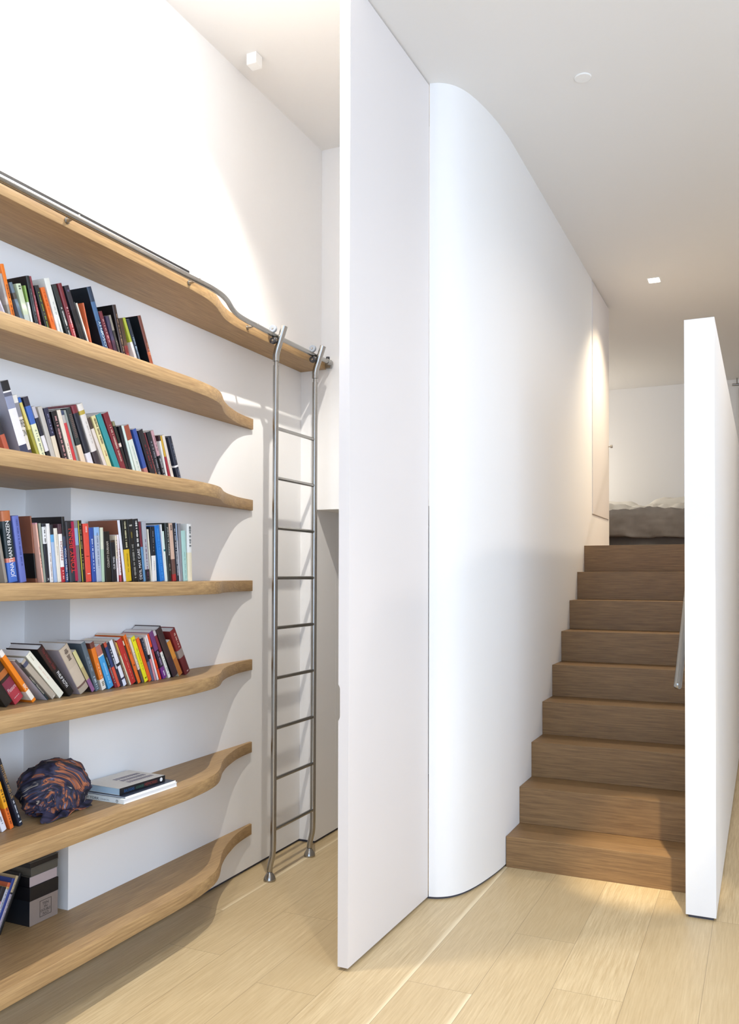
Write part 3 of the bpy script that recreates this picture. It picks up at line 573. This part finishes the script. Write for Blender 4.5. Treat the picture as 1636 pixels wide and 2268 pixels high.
for y in (.75, 2.12, 2.775, 3.392, 4.02):
    k = min(range(len(p1)), key=lambda q: abs(p1[q][1] - y))
    if y < 2.6: px, dx, ny, py = XL + .284, .0325, 0, y
    elif y > 3.45: px, dx, ny, py = XL + .1595, .036, 0, y
    else:
        px, py = p1[k]; dx = rp[k][0] - px; ny = rp[k][1] - py
    b = MB(); b.tube([(px + .0004, py, RZ - .006), (px + dx * .5, py + ny * .5, RZ - .005), (px + dx * .9, py + ny * .9, RZ - .002)], [.0075, .005, .005], STEEL, 14)
    b.tube([(px + .0004, py, RZ - .006), (px + .003, py, RZ - .006)], .011, STEEL, 16)
    b.build('bracket', rail)
    b = MB(); b.tube([(px + dx, py + ny + .02, RZ + .010), (px + dx, py + ny + .02, RZ + .0155)], [.005, .0035], STEEL, 12)
    b.build('bolt', rail)
b = MB(); b.box(-2.202, -2.150, 4.166, 4.1805, RZ - .026, RZ + .020, STEEL, .002)
b.tube([(-2.1495, 4.12, RZ), (-2.1495, 4.166, RZ)], .0145, STEEL, 18); b.build('wall_mount', rail)
b = MB(); b.tube([(-2.1495, 4.13, RZ + .013), (-2.1495, 4.13, RZ + .026)], .010, STEELD, 16); b.build('stop_knob', rail)

# ---------------------------------------------------------------- ladder
lad = thing('library_ladder', 'slim stainless steel library ladder hanging from the shelf rail', 'ladder', (-2.15, 3.79, 0))
lx, ly = -2.15, 3.79
def L_(p): return (p[0] - lx, p[1] - ly, p[2])
for Y in (3.588, 3.986):
    b = MB()
    path = [(-2.174, Y, .045), (-2.1735, Y, .055), (-2.170, Y, .078), (-2.164, Y, .103), (-2.1585, Y, .125), (-2.156, Y, .15), (-2.155, Y, .2), (-2.152, Y, 1.3), (-2.150, Y, 2.485)]
    b.tube([L_(p) for p in path], .0142, STEEL, 24); b.build('stile', lad)
    b = MB(); b.tube([L_((-2.150, Y, 2.4855)), L_((-2.150, Y, 2.505))], .0105, STEEL, 20); b.build('neck', lad)
    b = MB(); b.tube([L_((-2.150, Y, 2.5055)), L_((-2.1495, Y, 2.535)), L_((-2.143, Y, 2.56)), L_((-2.103, Y, 2.672))], .0162, STEEL, 24); b.build('top_tube', lad)
    # rollers straddling the rail
    for z, r_, m_, nm in ((RZ + .0298, .018, GREYW, 'upper_roller'), (RZ - .0278, .016, STEELD, 'lower_roller')):
        b = MB(); yy = Y - .0255; xr = -2.1495
        b.tube([L_((xr, yy - .011, z)), L_((xr, yy - .0095, z)), L_((xr, yy + .0045, z)), L_((xr, yy + .006, z))], [r_ * .88, r_, r_, r_ * .88], m_, 24)
        rl = b.build(nm, lad)
        b = MB(); b.tube([L_((xr, yy + .0062, z)), L_((-2.140, Y - .010, z))], .005, STEEL, 12)
        b.tube([L_((xr, yy - .0112, z)), L_((xr, yy - .0135, z))], [.006, .004], STEEL, 12); b.build('axle', rl)
    b = MB(); b.lathe([(.003, .001), (.0285, .001), (.0300, .004), (.0295, .008), (.0265, .017), (.021, .027), (.015, .035), (.0125, .040), (.011, .052)], STEEL, 30, at=L_((-2.174, Y, 0)))
    ft = b.build('foot', lad)
    b = MB(); b.lathe([(.0130, 0), (.0130, .003), (.0105, .0045)], STEELD, 24, at=L_((-2.174, Y, .0415))); b.build('ring', ft)
for i in range(9):
    z = .245 + .2423 * i
    b = MB(); b.tube([L_((-2.1535, 3.601, z)), L_((-2.1535, 3.973, z))], .0088, STEEL, 18); b.build('rung', lad)

# ---------------------------------------------------------------- ceiling fittings
LAMPW = paint('glowing_lamp_glass', (1, .95, .85), .4, emit=22)
dl = thing('recessed_downlight', 'square recessed ceiling spot glowing above the upper stairs', 'ceiling light', (-.762, 6.862, CRT))
b = MB()
for a_, c_, e_, f_ in ((-.050, .050, -.062, -.052), (-.050, .050, .052, .062), (-.050, -.040, -.052, .052), (.040, .050, -.052, .052)):
    b.box(a_, c_, e_, f_, -.002, -.0002, TRIM)
b.build('trim_frame', dl)
b = MB(); b.box(-.0398, .0398, -.0518, .0518, -.0016, -.0003, LAMPW); b.build('lamp', dl)
b = MB(); b.tube([(0, 0, -.0002), (0, 0, -.0035), (0, 0, -.0055)], [.038, .038, .035], TRIM, 40)
o = b.build('sprinkler_cover', loc=(-.743, 3.925, CRT)); tag(o, 'flat round white sprinkler cover plate on the ceiling before the stairs', 'sprinkler')
b = MB(); b.box(-.027, .027, -.025, .03, -.056, -.0004, TRIM, .002)
o = b.build('ceiling_sensor', loc=(-2.207, 3.47, CL)); tag(o, 'small white cube fitting on the high ceiling near the book wall', 'sensor')
# spots above the book wall: short white drums with frosted glass
def drum(x, y, z, power, label=None):
    t = thing('surface_spotlight', 'small white drum lamp under the high ceiling beside the book wall', 'ceiling light', (x, y, z), group='drum lamps under the high ceiling')
    b = MB(); b.tube([(0, 0, -.0004), (0, 0, -.19)], .04, TRIM, 28); b.build('lamp_body', t)
    b = MB(); b.tube([(0, 0, -.1905), (0, 0, -.202)], [.034, .03], LAMPW, 24); b.build('lamp_glass', t)
    spot('book_wall_lamp', (x, y, z - .25), power, (1, .945, .86), 122, .55, .015, (XL, y - .35, 1.9))
    point('book_wall_lamp_glow', (x, y, z - .25), power * .025, (1, .945, .86), .022)
drum(-1.50, 2.82, CL, 150)
drum(-1.5, 1.45, CL, 45)
drum(-1.5, 0.1, CL, 30)  # extra unseen lamp, added to raise the ambient light

# wall and stair spots
spot('stair_downlight', (-.762, 6.862, CRT - .02), 120, (1, .83, .58), 112, 1.0, .04, (-.78, 6.86, 0))
spot('corridor_downlight', (.0, 2.9, CRT - .02), 620, (1, .84, .58), 13, 1.0, .02, (-.52, 4.28, .15))
spot('hall_fill_spot', (-.5, 1.9, CRT - .02), 85, (1, .92, .82), 66, .6, .04, (-.35, 2.5, 0))  # unseen spot added to whiten the post end and curved wall
for _x, _y, _p in ((.7, 4.7, 46), (.7, 6.6, 30)):
    spot('hall_fill_spot', (_x, _y, CRT - .02), _p, (1, .88, .76), 150, .5, .05, (_x - .4, _y, 0))  # unseen spots added to warm the stair wall and the parapet side
point('bedside_lamp', (-2.4, 10.0, 2.7), 16, (1, .92, .8), .08)

# ---------------------------------------------------------------- bedroom: bed, pillows, curtain
GREYL = paint('grey_washed_linen', '#85807c', .95, var=.12, scale=9, bump=.2)
GREYD = paint('grey_bed_base_linen', '#6f6c6a', .95, var=.12, scale=9, bump=.2)
WHITEL = paint('white_washed_linen', '#eeebe2', .95, var=.03, scale=9, bump=.2)
bx0, bx1, by0, by1 = -2.25, -.42, 8.62, 10.62
bed = thing('bed', 'low double bed with rumpled grey duvet at the top of the stairs', 'bed', (0, 0, 0))
b = MB(); b.box(bx0 + .05, bx1 - .05, by0 + .06, by1, UF + .0005, UF + .23, GREYD, .03); b.build('bed_base', bed)
b = MB(); b.box(bx0 + .04, bx1 - .04, by0 + .05, by1 - .005, UF + .231, UF + .36, WHITEL, .04); b.build('mattress', bed)
def cloth(x0, x1, y0, y1, ztop, drop, m, name, parent, amp=.018, seed=0, edge=.07, nx=90, ny=70):
    b = MB(); i = b.mi(m); g = {}
    for a in range(nx + 1):
        for c in range(ny + 1):
            u = a / nx; v = c / ny
            # the sheet hangs over the near end and both sides
            sx = (x1 - x0) + 2 * drop; X = x0 - drop + u * sx; sy = (y1 - y0) + drop; Yv = y0 - drop + v * sy
            z = ztop; px_, py_ = X, Yv
            def fold(q, lo, sgn):
                d_ = (lo - q) * sgn
                if d_ > -edge:
                    s_ = d_ + edge; ang = min(s_ / edge, math.pi / 2) if s_ / edge < math.pi / 2 else math.pi / 2
                    hx = math.sin(ang) * edge; hz_ = (1 - math.cos(ang)) * edge + max(0, s_ - edge * math.pi / 2)
                    return lo + sgn * (edge - hx), hz_
                return q, 0
            if X < x0 + edge: px_, dz = fold(X, x0, 1); z -= dz
            elif X > x1 - edge: px_, dz = fold(X, x1, -1); z -= dz
            if Yv < y0 + edge: py_, dz = fold(Yv, y0, 1); z -= dz
            q = Vector((X * 2.2 + seed, Yv * 3.2, .3)); nz = noise.fractal(q, .6, 2.1, 4)
            q2 = Vector((X * 7 + seed, Yv * 2.6 + X * 3, 1.3)); n2 = 1 - abs(noise.noise(q2)) * 2
            dd_ = amp * (nz + .5 * n2)
            side = ztop - z
            g[a, c] = b.bm.verts.new((px_, py_ - (dd_ * 1.6 if side > .03 else 0), z + (dd_ if side <= .03 else dd_ * .4)))
    for a in range(nx):
        for c in range(ny):
            f = b.bm.faces.new((g[a, c], g[a + 1, c], g[a + 1, c + 1], g[a, c + 1])); f.smooth = True; f.material_index = i
    o = b.build(name, parent, sharp=180)
    md = o.modifiers.new('thick', 'SOLIDIFY'); md.thickness = .02; md.offset = -1
    return o
cloth(bx0, bx1, by0, 9.95, UF + .415, .235, GREYL, 'duvet', bed, .034, 3)
cloth(bx0 + .03, bx1 - .03, 9.30, 9.93, UF + .50, .10, WHITEL, 'folded_sheet', bed, .045, 11)
def pillow(x, y, z, w, d_, h, m, label, seed):
    b = MB(); i = b.mi(m); n = 26; top = {}; bot = {}
    for a in range(n + 1):
        for c in range(n + 1):
            u = a / n * 2 - 1; v = c / n * 2 - 1
            e = (max(0, 1 - u ** 4) * max(0, 1 - v ** 4)) ** .45
            pin = 1 - .08 * (abs(u) ** 3) * (1 - abs(v)) - .0
            nz = noise.fractal(Vector((u * 2 + seed, v * 2, 0)), .7, 2, 3) * .12
            X, Y_ = u * w / 2 * (1 - .06 * (1 - v * v)), v * d_ / 2 * (1 - .06 * (1 - u * u))
            top[a, c] = b.bm.verts.new((X, Y_, h / 2 + h / 2 * e * (1 + nz) - h * .5 * (1 - e) * .0))
            bot[a, c] = top[a, c] if a in (0, n) or c in (0, n) else b.bm.verts.new((X, Y_, h / 2 - h / 2 * e * (.95)))
    for a in range(n):
        for c in range(n):
            f = b.bm.faces.new((top[a, c], top[a + 1, c], top[a + 1, c + 1], top[a, c + 1])); f.smooth = True; f.material_index = i
            q = [bot[a, c], bot[a, c + 1], bot[a + 1, c + 1], bot[a + 1, c]]
            f = b.bm.faces.new(q); f.smooth = True; f.material_index = i
    o = b.build('pillow', loc=(x, y, z), sharp=180); tag(o, label, 'pillow', 'white pillows on the bed'); return o
zp = UF + .4195
pillow(-1.62, 10.25, UF + .362, .74, .52, .275, WHITEL, 'white pillow at the left side of the grey bed', 1)
pillow(-.86, 10.25, UF + .362, .72, .52, .30, WHITEL, 'white pillow at the right side of the grey bed', 5)
CURT = paint('pale_curtain', '#cfc9c0', .9, var=.03)
b = MB(); i = b.mi(CURT); prev = None
for k in range(161):
    X = -.262 + k * .015; Yc = 10.645 + .028 * math.sin(k * .42) + .008 * math.sin(k * 1.1)
    a = b.bm.verts.new((X, Yc, UF + .02)); c = b.bm.verts.new((X, Yc, 3.62))
    if prev:
        f = b.bm.faces.new((prev[0], a, c, prev[1])); f.material_index = i; f.smooth = True
    prev = (a, c)
o = b.build('curtain', sharp=180); md = o.modifiers.new('thick', 'SOLIDIFY'); md.thickness = .003
tag(o, 'pale full-height curtain at the far end beyond the low wall', 'curtain')
b = MB(); b.tube([(-.33, 10.645, 3.66), (2.3, 10.645, 3.66)], .014, STEEL, 16)
for x in (-.28, 1.0, 2.2): b.tube([(x, 10.645, 3.66), (x, 10.645, CRT - .0005)], .006, STEEL, 10)
o = b.build('curtain_rod'); tag(o, 'thin curtain rod under the far bedroom ceiling', 'curtain rod')
b = MB(); b.box(-.1925, 2.49, 8.5, 10.6, UF - .2, UF, STAIR); struct(b.build('floor_bedroom'))

# ---------------------------------------------------------------- books
PAGES = paint('paper_block', '#e6e0d2', .9, var=.06, scale=200)
PAGEW = paint('white_paper_block', '#e8eaec', .9, var=.04, scale=200)
ORD = {2: 'second shelf down', 3: 'third shelf down', 4: 'eye-level shelf', 5: 'fifth shelf down', 6: 'sixth shelf down', 7: 'lowest shelf'}
KB = 1.1
def bookmat(c, rough=.42):
    return paint('book_cover_' + c.strip('#'), lin(c, KB)[:3], rough, var=.05, scale=60)
def lettermat(c):
    return paint('printed_ink_' + c.strip('#'), lin(c, KB)[:3], .6, var=.0)

def spine_outline(t, d, bulge, brd):
    """cross-section of a cover: spine arc at x=bulge, boards back to x=-d"""
    n = 8; out = []; inn = []
    for k in range(n + 1):
        a = math.pi * k / n
        y = t / 2 - math.cos(a) * t / 2; x = bulge * math.sin(a)
        out.append((x, y))
        yi = max(brd, min(t - brd, y)); inn.append((x - brd * 1.2, yi))
    o = [(-d, 0)] + out + [(-d, t)] + [(-d, t - brd)] + inn[::-1] + [(-d, brd)]
    return o

def text_part(s, name, h, t, f0, f1, wf, col, dr, xs, parent):
    ln = (f1 - f0) * h; zc = h * (1 - (f0 + f1) / 2); wd = wf * t; m = lettermat(col)
    if s == 'm':
        b = MB(); i = b.mi(m); rnd = random.Random(int(h * 1e5) + int(f0 * 999)); seg = []
        if dr == 'h':
            rows = max(1, int(ln / .006)); 
            for q in range(rows):
                z = zc + ln / 2 - (q + .5) * ln / rows; y = -wd / 2
                while y < wd / 2 - .001:
                    l = min(rnd.uniform(.0015, .004), wd / 2 - y); seg.append((y, y + l, z - ln / rows * .3, z + ln / rows * .3)); y += l + .0008
        else:
            z = zc - ln / 2
            while z < zc + ln / 2 - .001:
                l = rnd.uniform(.0014, .0042); l = min(l, zc + ln / 2 - z)
                hh = wd / 2 * rnd.uniform(.55, 1); seg.append((-hh, hh, z, z + l)); z += l + (.0012 if rnd.random() < .8 else .006)
        for y0, y1, z0, z1 in seg:
            vs = [b.bm.verts.new((xs, t / 2 + y0, z0)), b.bm.verts.new((xs, t / 2 + y1, z0)), b.bm.verts.new((xs, t / 2 + y1, z1)), b.bm.verts.new((xs, t / 2 + y0, z1))]
            b.bm.faces.new(vs).material_index = i
        o = b.build('spine_lettering', parent); return o
    cu = bpy.data.curves.new('lettering', 'FONT'); cu.body = s; cu.resolution_u = 3; cu.size = 1
    to = bpy.data.objects.new('lettering_tmp', cu)
    me = bpy.data.meshes.new_from_object(to); bpy.data.objects.remove(to)
    xsv = [v.co.x for v in me.vertices]; ysv = [v.co.y for v in me.vertices]
    x0, x1, y0, y1 = min(xsv), max(xsv), min(ysv), max(ysv); cx, cy = (x0 + x1) / 2, (y0 + y1) / 2
    if dr == 'h': kx, ky = wd / (x1 - x0), ln / (y1 - y0)
    else: kx, ky = ln / (x1 - x0), wd / (y1 - y0)
    for v in me.vertices:
        u, w = (v.co.x - cx) * kx, (v.co.y - cy) * ky
        if dr == 'd': v.co = (xs, t / 2 + w, zc - u)
        elif dr == 'u': v.co = (xs, t / 2 - w, zc + u)
        else: v.co = (xs, t / 2 + u, zc + w)
    me.materials.clear(); me.materials.append(m)
    o = bpy.data.objects.new('spine_lettering', me); COL.objects.link(o); o.parent = parent
    return o

def make_book(t, h, d, bands, texts, o_, root):
    hard = o_.get('hard'); brd = min(.0022 if hard else .0007, t * .16); bulge = min(.005 if hard else .0018, t * .22)
    cut = .003 if hard else .0003
    b = MB(); prof = spine_outline(t, d, bulge, brd); z = h; f_prev = 0
    cov = o_.get('cover')
    for c, f in bands:
        z1, z0 = h * (1 - f_prev), h * (1 - f); f_prev = f
        m = bookmat(c); fs = b.prism(prof, z0, z1, m)
        # the covers may have a colour other than the spine
        if cov and not o_.get('cover2'):
            ci = b.mi(bookmat(cov))
            for q in fs:
                cc = q.calc_center_median()
                if abs(q.normal.x) < 2 and cc.x < -.003 and (cc.y < brd * .5 or cc.y > t - brd * .5) : q.material_index = ci
    for key, lo, hi in (('stripe', .62, 1.0), ('stripeL', 0.0, .16)):
        if o_.get(key):
            mi = b.mi(bookmat(o_[key])); x = bulge + .0003
            vs = [b.bm.verts.new((bulge * math.sin(math.pi * q) + .0003, t * (lo + (hi - lo) * w), zz)) for q, w, zz in ((.5, 0, .001), (.5, 1, .001), (.5, 1, h - .001), (.5, 0, h - .001))]
            b.bm.faces.new(vs).material_index = mi
    bmesh.ops.remove_doubles(b.bm, verts=b.bm.verts, dist=1e-6)
    b.build('cover', root, sharp=50)
    p = MB(); p.box(-d + cut + .0005, -.0012 - brd, brd + .0001, t - brd - .0001, cut, h - cut, PAGES if t < .02 else PAGEW)
    p.build('pages', root)
    for s, f0, f1, wf, c, dr in texts:
        text_part(s, 'spine_lettering', h, t, f0, f1, wf, c, dr, bulge + .0006, root)

prev = {}
for sh, xs, y0, lean, h, t, bands, texts, desc, short, o_ in BOOKS:
    pv = prev.get(sh)
    lab = desc + ' on the ' + ORD[sh] + (', right of ' + pv if pv else '')
    if len(lab.split()) > 16: lab = desc + ' on the ' + ORD[sh]
    prev[sh] = short
    # books go back towards the wall; those in the niche can be deeper
    deep = .126 if h < .205 else .14
    d = o_.get('d', deep)
    if not (sh >= 3 and y0 + t < 2.40): d = min(d, xs - XL - .006)
    if sh == 5 and y0 > 2.4: d = min(d, xs - XL - .006)
    root = thing('book', lab, 'book', (xs, y0, ZT[sh] + .0006), (R(lean), 0, 0), 'books on the ' + ORD[sh])
    make_book(t, h, d, bands, texts, o_, root)

# ---------------------------------------------------------------- flat books, scarf, boxes, magazines
def flat_book(loc, rz, w, l, t, cover_c, pages_m, spine_side, label, hard=False, spine_c=None, group='flat books beside the scarf'):
    """lies flat: x 0..-w towards the wall, y 0..l; spine on '-y' or '+x' side"""
    root = thing('book', label, 'book', loc, (0, 0, rz), group)
    b = MB(); cm = bookmat(cover_c); brd = .0022 if hard else .0009
    b.box(-w, 0, 0, l, 0, brd, cm); b.box(-w, 0, 0, l, t - brd, t, cm)
    sm = bookmat(spine_c or cover_c)
    if spine_side == '-y': b.box(-w, 0, -.0012, .0, 0, t, sm)
    else: b.box(0, .0012, 0, l, 0, t, sm)
    b.build('cover', root)
    p = MB(); p.box(-w + .002, -.002, .002, l - .002, brd, t - brd, pages_m); p.build('pages', root)
    return root
ink = lettermat('#3a3c48')
def flat_text(s, x0, x1, y0, y1, z, parent, face, col):
    """face 'top': reads along +x? lies on top; '-y': on the end facing the viewer; '+x': on the side"""
    cu = bpy.data.curves.new('lettering', 'FONT'); cu.body = s; cu.resolution_u = 3
    to = bpy.data.objects.new('lettering_tmp', cu); me = bpy.data.meshes.new_from_object(to); bpy.data.objects.remove(to)
    a0, a1 = min(v.co.x for v in me.vertices), max(v.co.x for v in me.vertices)
    b0, b1 = min(v.co.y for v in me.vertices), max(v.co.y for v in me.vertices)
    for v in me.vertices:
        u = (v.co.x - a0) / (a1 - a0); w = (v.co.y - b0) / (b1 - b0)
        if face == '-y': v.co = (x0 + (x1 - x0) * u, y0, z + (y1) * w)
        elif face == '+x': v.co = (x0, y0 + (y1 - y0) * u, z + x1 * w)
        else: v.co = (x0 + (x1 - x0) * w, y0 + (y1 - y0) * u, z)
    me.materials.clear(); me.materials.append(lettermat(col))
    o = bpy.data.objects.new('cover_lettering', me); COL.objects.link(o); o.parent = parent
    return o
Z6 = ZT[6] + .0006
fb = flat_book((-2.112, 2.474, Z6), R(-1.5), .214, .30, .0165, '#dfe6ea', PAGEW, '-y', 'large flat white guidebook lying under the thick white book, beside the scarf', spine_c='#dfeaf4')
flat_text('NEW YORK', -.205, -.118, -.0016, .0085, .004, fb, '-y', '#3a4450')
flat_text('LONDON', -.112, -.070, -.0016, .005, .005, fb, '-y', '#6a7884')
b = MB(); b.tube([(-.032, -.0014, .0082), (-.032, -.0018, .0082)], .0048, lettermat('#3a4450'), 20); b.tube([(-.032, -.0017, .0082), (-.032, -.0021, .0082)], .0028, bookmat('#dfeaf4'), 20)
b.build('publisher_ring', fb)
mg = flat_book((-2.118, 2.487, Z6 + .0172), R(-1.2), .19, .285, .0052, '#343c4c', PAGEW, '+x', 'thin dark-covered magazine sandwiched between two flat white books', spine_c='#e6e8ec')
tb = flat_book((-2.150, 2.494, Z6 + .0231), R(-3.0), .185, .245, .0245, '#d8d4cc', paint('blue_edged_pages', '#b6cfe0', .9), '+x', 'thick white paperback with black spine lying on top of flat books', spine_c='#14161c')
flat_text('BALSIGNS', .0016, .011, .022, .075, .006, tb, '+x', '#2c5c90')
flat_text('ALEXANDER', .0016, .010, .082, .125, .006, tb, '+x', '#3c6a5c')
flat_text('MEMORIES', .0016, .011, .13, .20, .006, tb, '+x', '#8a3c34')
b = MB(); b.tube([(.0014, .222, .0125), (.0018, .222, .0125)], .0075, lettermat('#e8e8e8'), 20); b.build('publisher_oval', tb)
for k in range(3):
    b = MB(); i = b.mi(lettermat('#8a8494')); rnd = random.Random(k)
    y = .09
    while y < .22:
        l = rnd.uniform(.006, .014); x = -.045 - k * .034
        vs = [b.bm.verts.new(c) for c in ((x - .012, y, .0249), (x + .012, y, .0249), (x + .010, y + l * .7, .0249), (x - .010, y + l * .7, .0249))]
        b.bm.faces.new(vs).material_index = i; y += l
    b.build('cover_lettering', tb)

# scarf: crumpled ball of printed cloth
def scarf_material():
    m = bpy.data.materials.new('printed_silk'); m.use_nodes = True; nt = m.node_tree; N = nt.nodes.new; L = nt.links.new; bs = nt.nodes['Principled BSDF']
    tc = N('ShaderNodeTexCoord'); n = N('ShaderNodeTexNoise'); n.inputs['Scale'].default_value = 5.0; n.inputs['Detail'].default_value = 3; n.inputs['Distortion'].default_value = .7
    L(tc.outputs['UV'], n.inputs['Vector']); r_ = N('ShaderNodeValToRGB'); cr = r_.color_ramp; cr.interpolation = 'LINEAR'
    cols = [(.0, '#0c0d16'), (.30, '#a89c90'), (.33, '#14152a'), (.42, '#15162a'), (.47, '#2a2a48'), (.53, '#3c3850'), (.56, '#1a2030'), (.60, '#9c5a3c'), (.64, '#b87450'), (.66, '#2a2438'), (.74, '#8c88a8'), (.78, '#c4b8a4'), (1, '#1c1c2c')]
    cr.elements[0].position = 0; cr.elements[0].color = lin(cols[0][1]); cr.elements[1].position = 1; cr.elements[1].color = lin(cols[-1][1])
    for p_, c_ in cols[1:-1]:
        e = cr.elements.new(p_); e.color = lin(c_)
    L(n.outputs['Fac'], r_.inputs[0]); L(r_.outputs[0], bs.inputs['Base Color']); bs.inputs['Roughness'].default_value = .7
    return m
SCM = scarf_material()
b = MB(); i = b.mi(SCM); uvl = b.bm.loops.layers.uv.new('UVMap'); NU, NV = 150, 84; g = {}
for a in range(NU):
    for c in range(NV + 1):
        th = 2 * math.pi * a / NU; ph = math.pi * c / NV
        dv = Vector((math.sin(ph) * math.cos(th), math.sin(ph) * math.sin(th), math.cos(ph)))
        w1 = noise.noise(dv * 1.1 + Vector((3.1, .4, 2.2))); w2 = noise.noise(dv * 1.6 + Vector((7.7, 1.4, 5.2))); w3 = noise.noise(dv * 3.2 + Vector((1, 9, 4)))
        cen = Vector((.45, -.75, -.45)); dist = (dv - cen).length + .22 * w1 + .05 * w3; ang = math.atan2(dv.z + .45, dv.y + .75) + .5 * w2
        rid = 1 - abs(math.sin(dist * 6.5)) ** .7
        rid2 = 1 - abs(math.sin(ang * 4.5 + 2.0 * w2)) ** .8
        rr = 1 + .16 * w1 + .07 * w3 + .11 * rid + .06 * rid2
        p = Vector((dv.x * .088, dv.y * .135, dv.z * .098)) * rr
        p.z += .082
        if p.z < .0012: 
            f_ = 1 + (.0012 - p.z) * 2.2; p.x *= f_ * .95; p.y *= f_; p.z = .0012 + .004 * max(0, noise.noise(dv * 6))
        g[a, c] = (b.bm.verts.new(p), (dist * 1.5, ang * .36))
for a in range(NU):
    for c in range(NV):
        vs = [g[a, c], g[(a + 1) % NU, c], g[(a + 1) % NU, c + 1], g[a, c + 1]]
        f = b.bm.faces.new([v[0] for v in vs]); f.smooth = True; f.material_index = i
        for l, v_ in zip(f.loops, vs): l[uvl].uv = v_[1]
bmesh.ops.remove_doubles(b.bm, verts=b.bm.verts, dist=1e-5)
o = b.build('scarf', loc=(-2.275, 2.305, Z6), sharp=180)
tag(o, 'crumpled dark scarf printed navy, rust and cream in a heap on the shelf', 'scarf')
sc_root = o
b = MB(); i = b.mi(SCM); uvl = b.bm.loops.layers.uv.new('UVMap'); g = {}
for a in range(31):
    for c in range(15):
        u = a / 30; v = c / 14
        p = Vector((.035 + .055 * v + .012 * math.sin(u * 6), -.13 + .24 * u + .02 * math.sin(v * 5), .0015 + .016 * (1 - v) + .009 * (1 + math.sin(u * 17 + v * 3)) * (1 - v * .6)))
        g[a, c] = b.bm.verts.new(p)
for a in range(30):
    for c in range(14):
        f = b.bm.faces.new((g[a, c], g[a + 1, c], g[a + 1, c + 1], g[a, c + 1])); f.smooth = True; f.material_index = i
        for l, (u_, v_) in zip(f.loops, ((a, c), (a + 1, c), (a + 1, c + 1), (a, c + 1))): l[uvl].uv = (u_ / 60, v_ / 50 + .3)
o = b.build('scarf_hem', sc_root, sharp=180); md = o.modifiers.new('thick', 'SOLIDIFY'); md.thickness = .0015

# boxes in the niche, bottom shelf
Z7 = ZT[7] + .0006
CARD = bookmat('#84776f'); CARDK = bookmat('#101014'); CARDW = bookmat('#a79a9c'); CARDG = bookmat('#4c4a44'); SMOKE = bookmat('#1c2026')
def boxobj(loc, w, l, h, body, lid, lid_h, label, name='storage_box', side=None):
    root = thing(name, label, 'box', loc, group='boxes stacked in the niche')
    b = MB(); b.box(-w, 0, 0, l, 0, h - lid_h, side or body, .0015)
    for f in b.bm.faces:
        c_ = f.calc_center_median()
        if c_.x > -.001: f.material_index = b.mi(body)
    b.build('box_body', root)
    b = MB(); b.box(-w - .001, .001, -.001, l + .001, h - lid_h + .0002, h, lid, .001); b.build('lid', root)
    return root
by = 2.270; bl = .132
r1 = boxobj((-2.353, by, Z7), .19, bl, .136, CARD, CARDK, .048, 'grey brown box with black lid and square stamp, lowest of the stack', side=SMOKE)
b = MB(); sq = (.045, .100, .018, .075)
for y0, y1, z0, z1 in ((sq[0], sq[1], sq[2], sq[2] + .0015), (sq[0], sq[1], sq[3] - .0015, sq[3]), (sq[0], sq[0] + .0015, sq[2], sq[3]), (sq[1] - .0015, sq[1], sq[2], sq[3])):
    b.box(.0002, .0006, y0, y1, z0, z1, lettermat('#2c2420'))
stp = b.build('square_stamp', r1)
for k, (s, ya, yb, z) in enumerate((('TEN', .057, .086, .058), ('IN', .066, .080, .046), ('DOUBLE', .050, .096, .034), ('NO', .060, .086, .022))):
    flat_text(s, .0007, .009, ya, yb, z, r1, '+x', '#2c2420')
r2 = boxobj((-2.356, by + .002, Z7 + .1366), .185, bl - .004, .038, CARDW, CARDG, .003, 'black box with pale side, second from the bottom of the stack', side=CARDK)
r3 = boxobj((-2.352, by + .004, Z7 + .1752), .19, bl - .006, .030, CARDG, CARDG, .004, 'flat grey box, third from the bottom of the stack', side=CARDG)
r4 = boxobj((-2.350, by - .003, Z7 + .2058), .19, bl, .020, CARDK, CARDG, .003, 'thin black box with grey top, topmost of the stack', side=CARDK)

# magazines leaning against the boxes
mags = [('#23222c', .020, 'black comic annual with pink spots, leftmost magazine leaning in the niche', '#8a5a6c'),
        ('#b8bac8', .013, 'pale grey magazine leaning left of the blue one in the niche', None),
        ('#2c3f88', .012, 'deep blue magazine leaning between two pale magazines in the niche', None),
        ('#b0a4a8', .011, 'pinkish grey magazine leaning right of the blue one in the niche', None),
        ('#17191c', .012, 'black magazine leaning nearest to the box stack in the niche', None)]
MANG = -27; yb = 2.178
for k, (c, t, lab, dots) in reversed(list(enumerate(mags))):
    # right bottom edge touches the shelf at yb
    a = R(MANG); y0 = yb - t * math.cos(a); z0 = Z7 - t * math.sin(a)
    h = (.175, .185, .195, .200, .205)[k]
    root = thing('magazine', lab, 'magazine', (-2.392, y0, z0), (a, 0, 0), 'magazines leaning in the niche')
    bands = [(c, 1)] if k != 1 else [('#c0603c', .08), ('#c8a868', .12), (c, .8), ('#a8a488', .86), (c, 1)]
    if k == 3: bands = [('#b8a480', .28), ('#2a2428', .31), ('#b0a4b0', 1)]
    make_book(t, h, .165, bands, [('m', .1, .9, .3, '#5a5c70', 'd')] if k in (1, 3) else [], {}, root)
    if dots:
        for q, (f_, cc) in enumerate(((.30, '#c890a0'), (.40, '#8c9084'), (.52, '#6a6470'))):
            b = MB(); b.tube([(.0022, .012, h * (1 - f_)), (.0028, .012, h * (1 - f_))], .006, lettermat(cc), 16); b.build('printed_spot', root)
    yb = yb - t / math.cos(a) - .0005
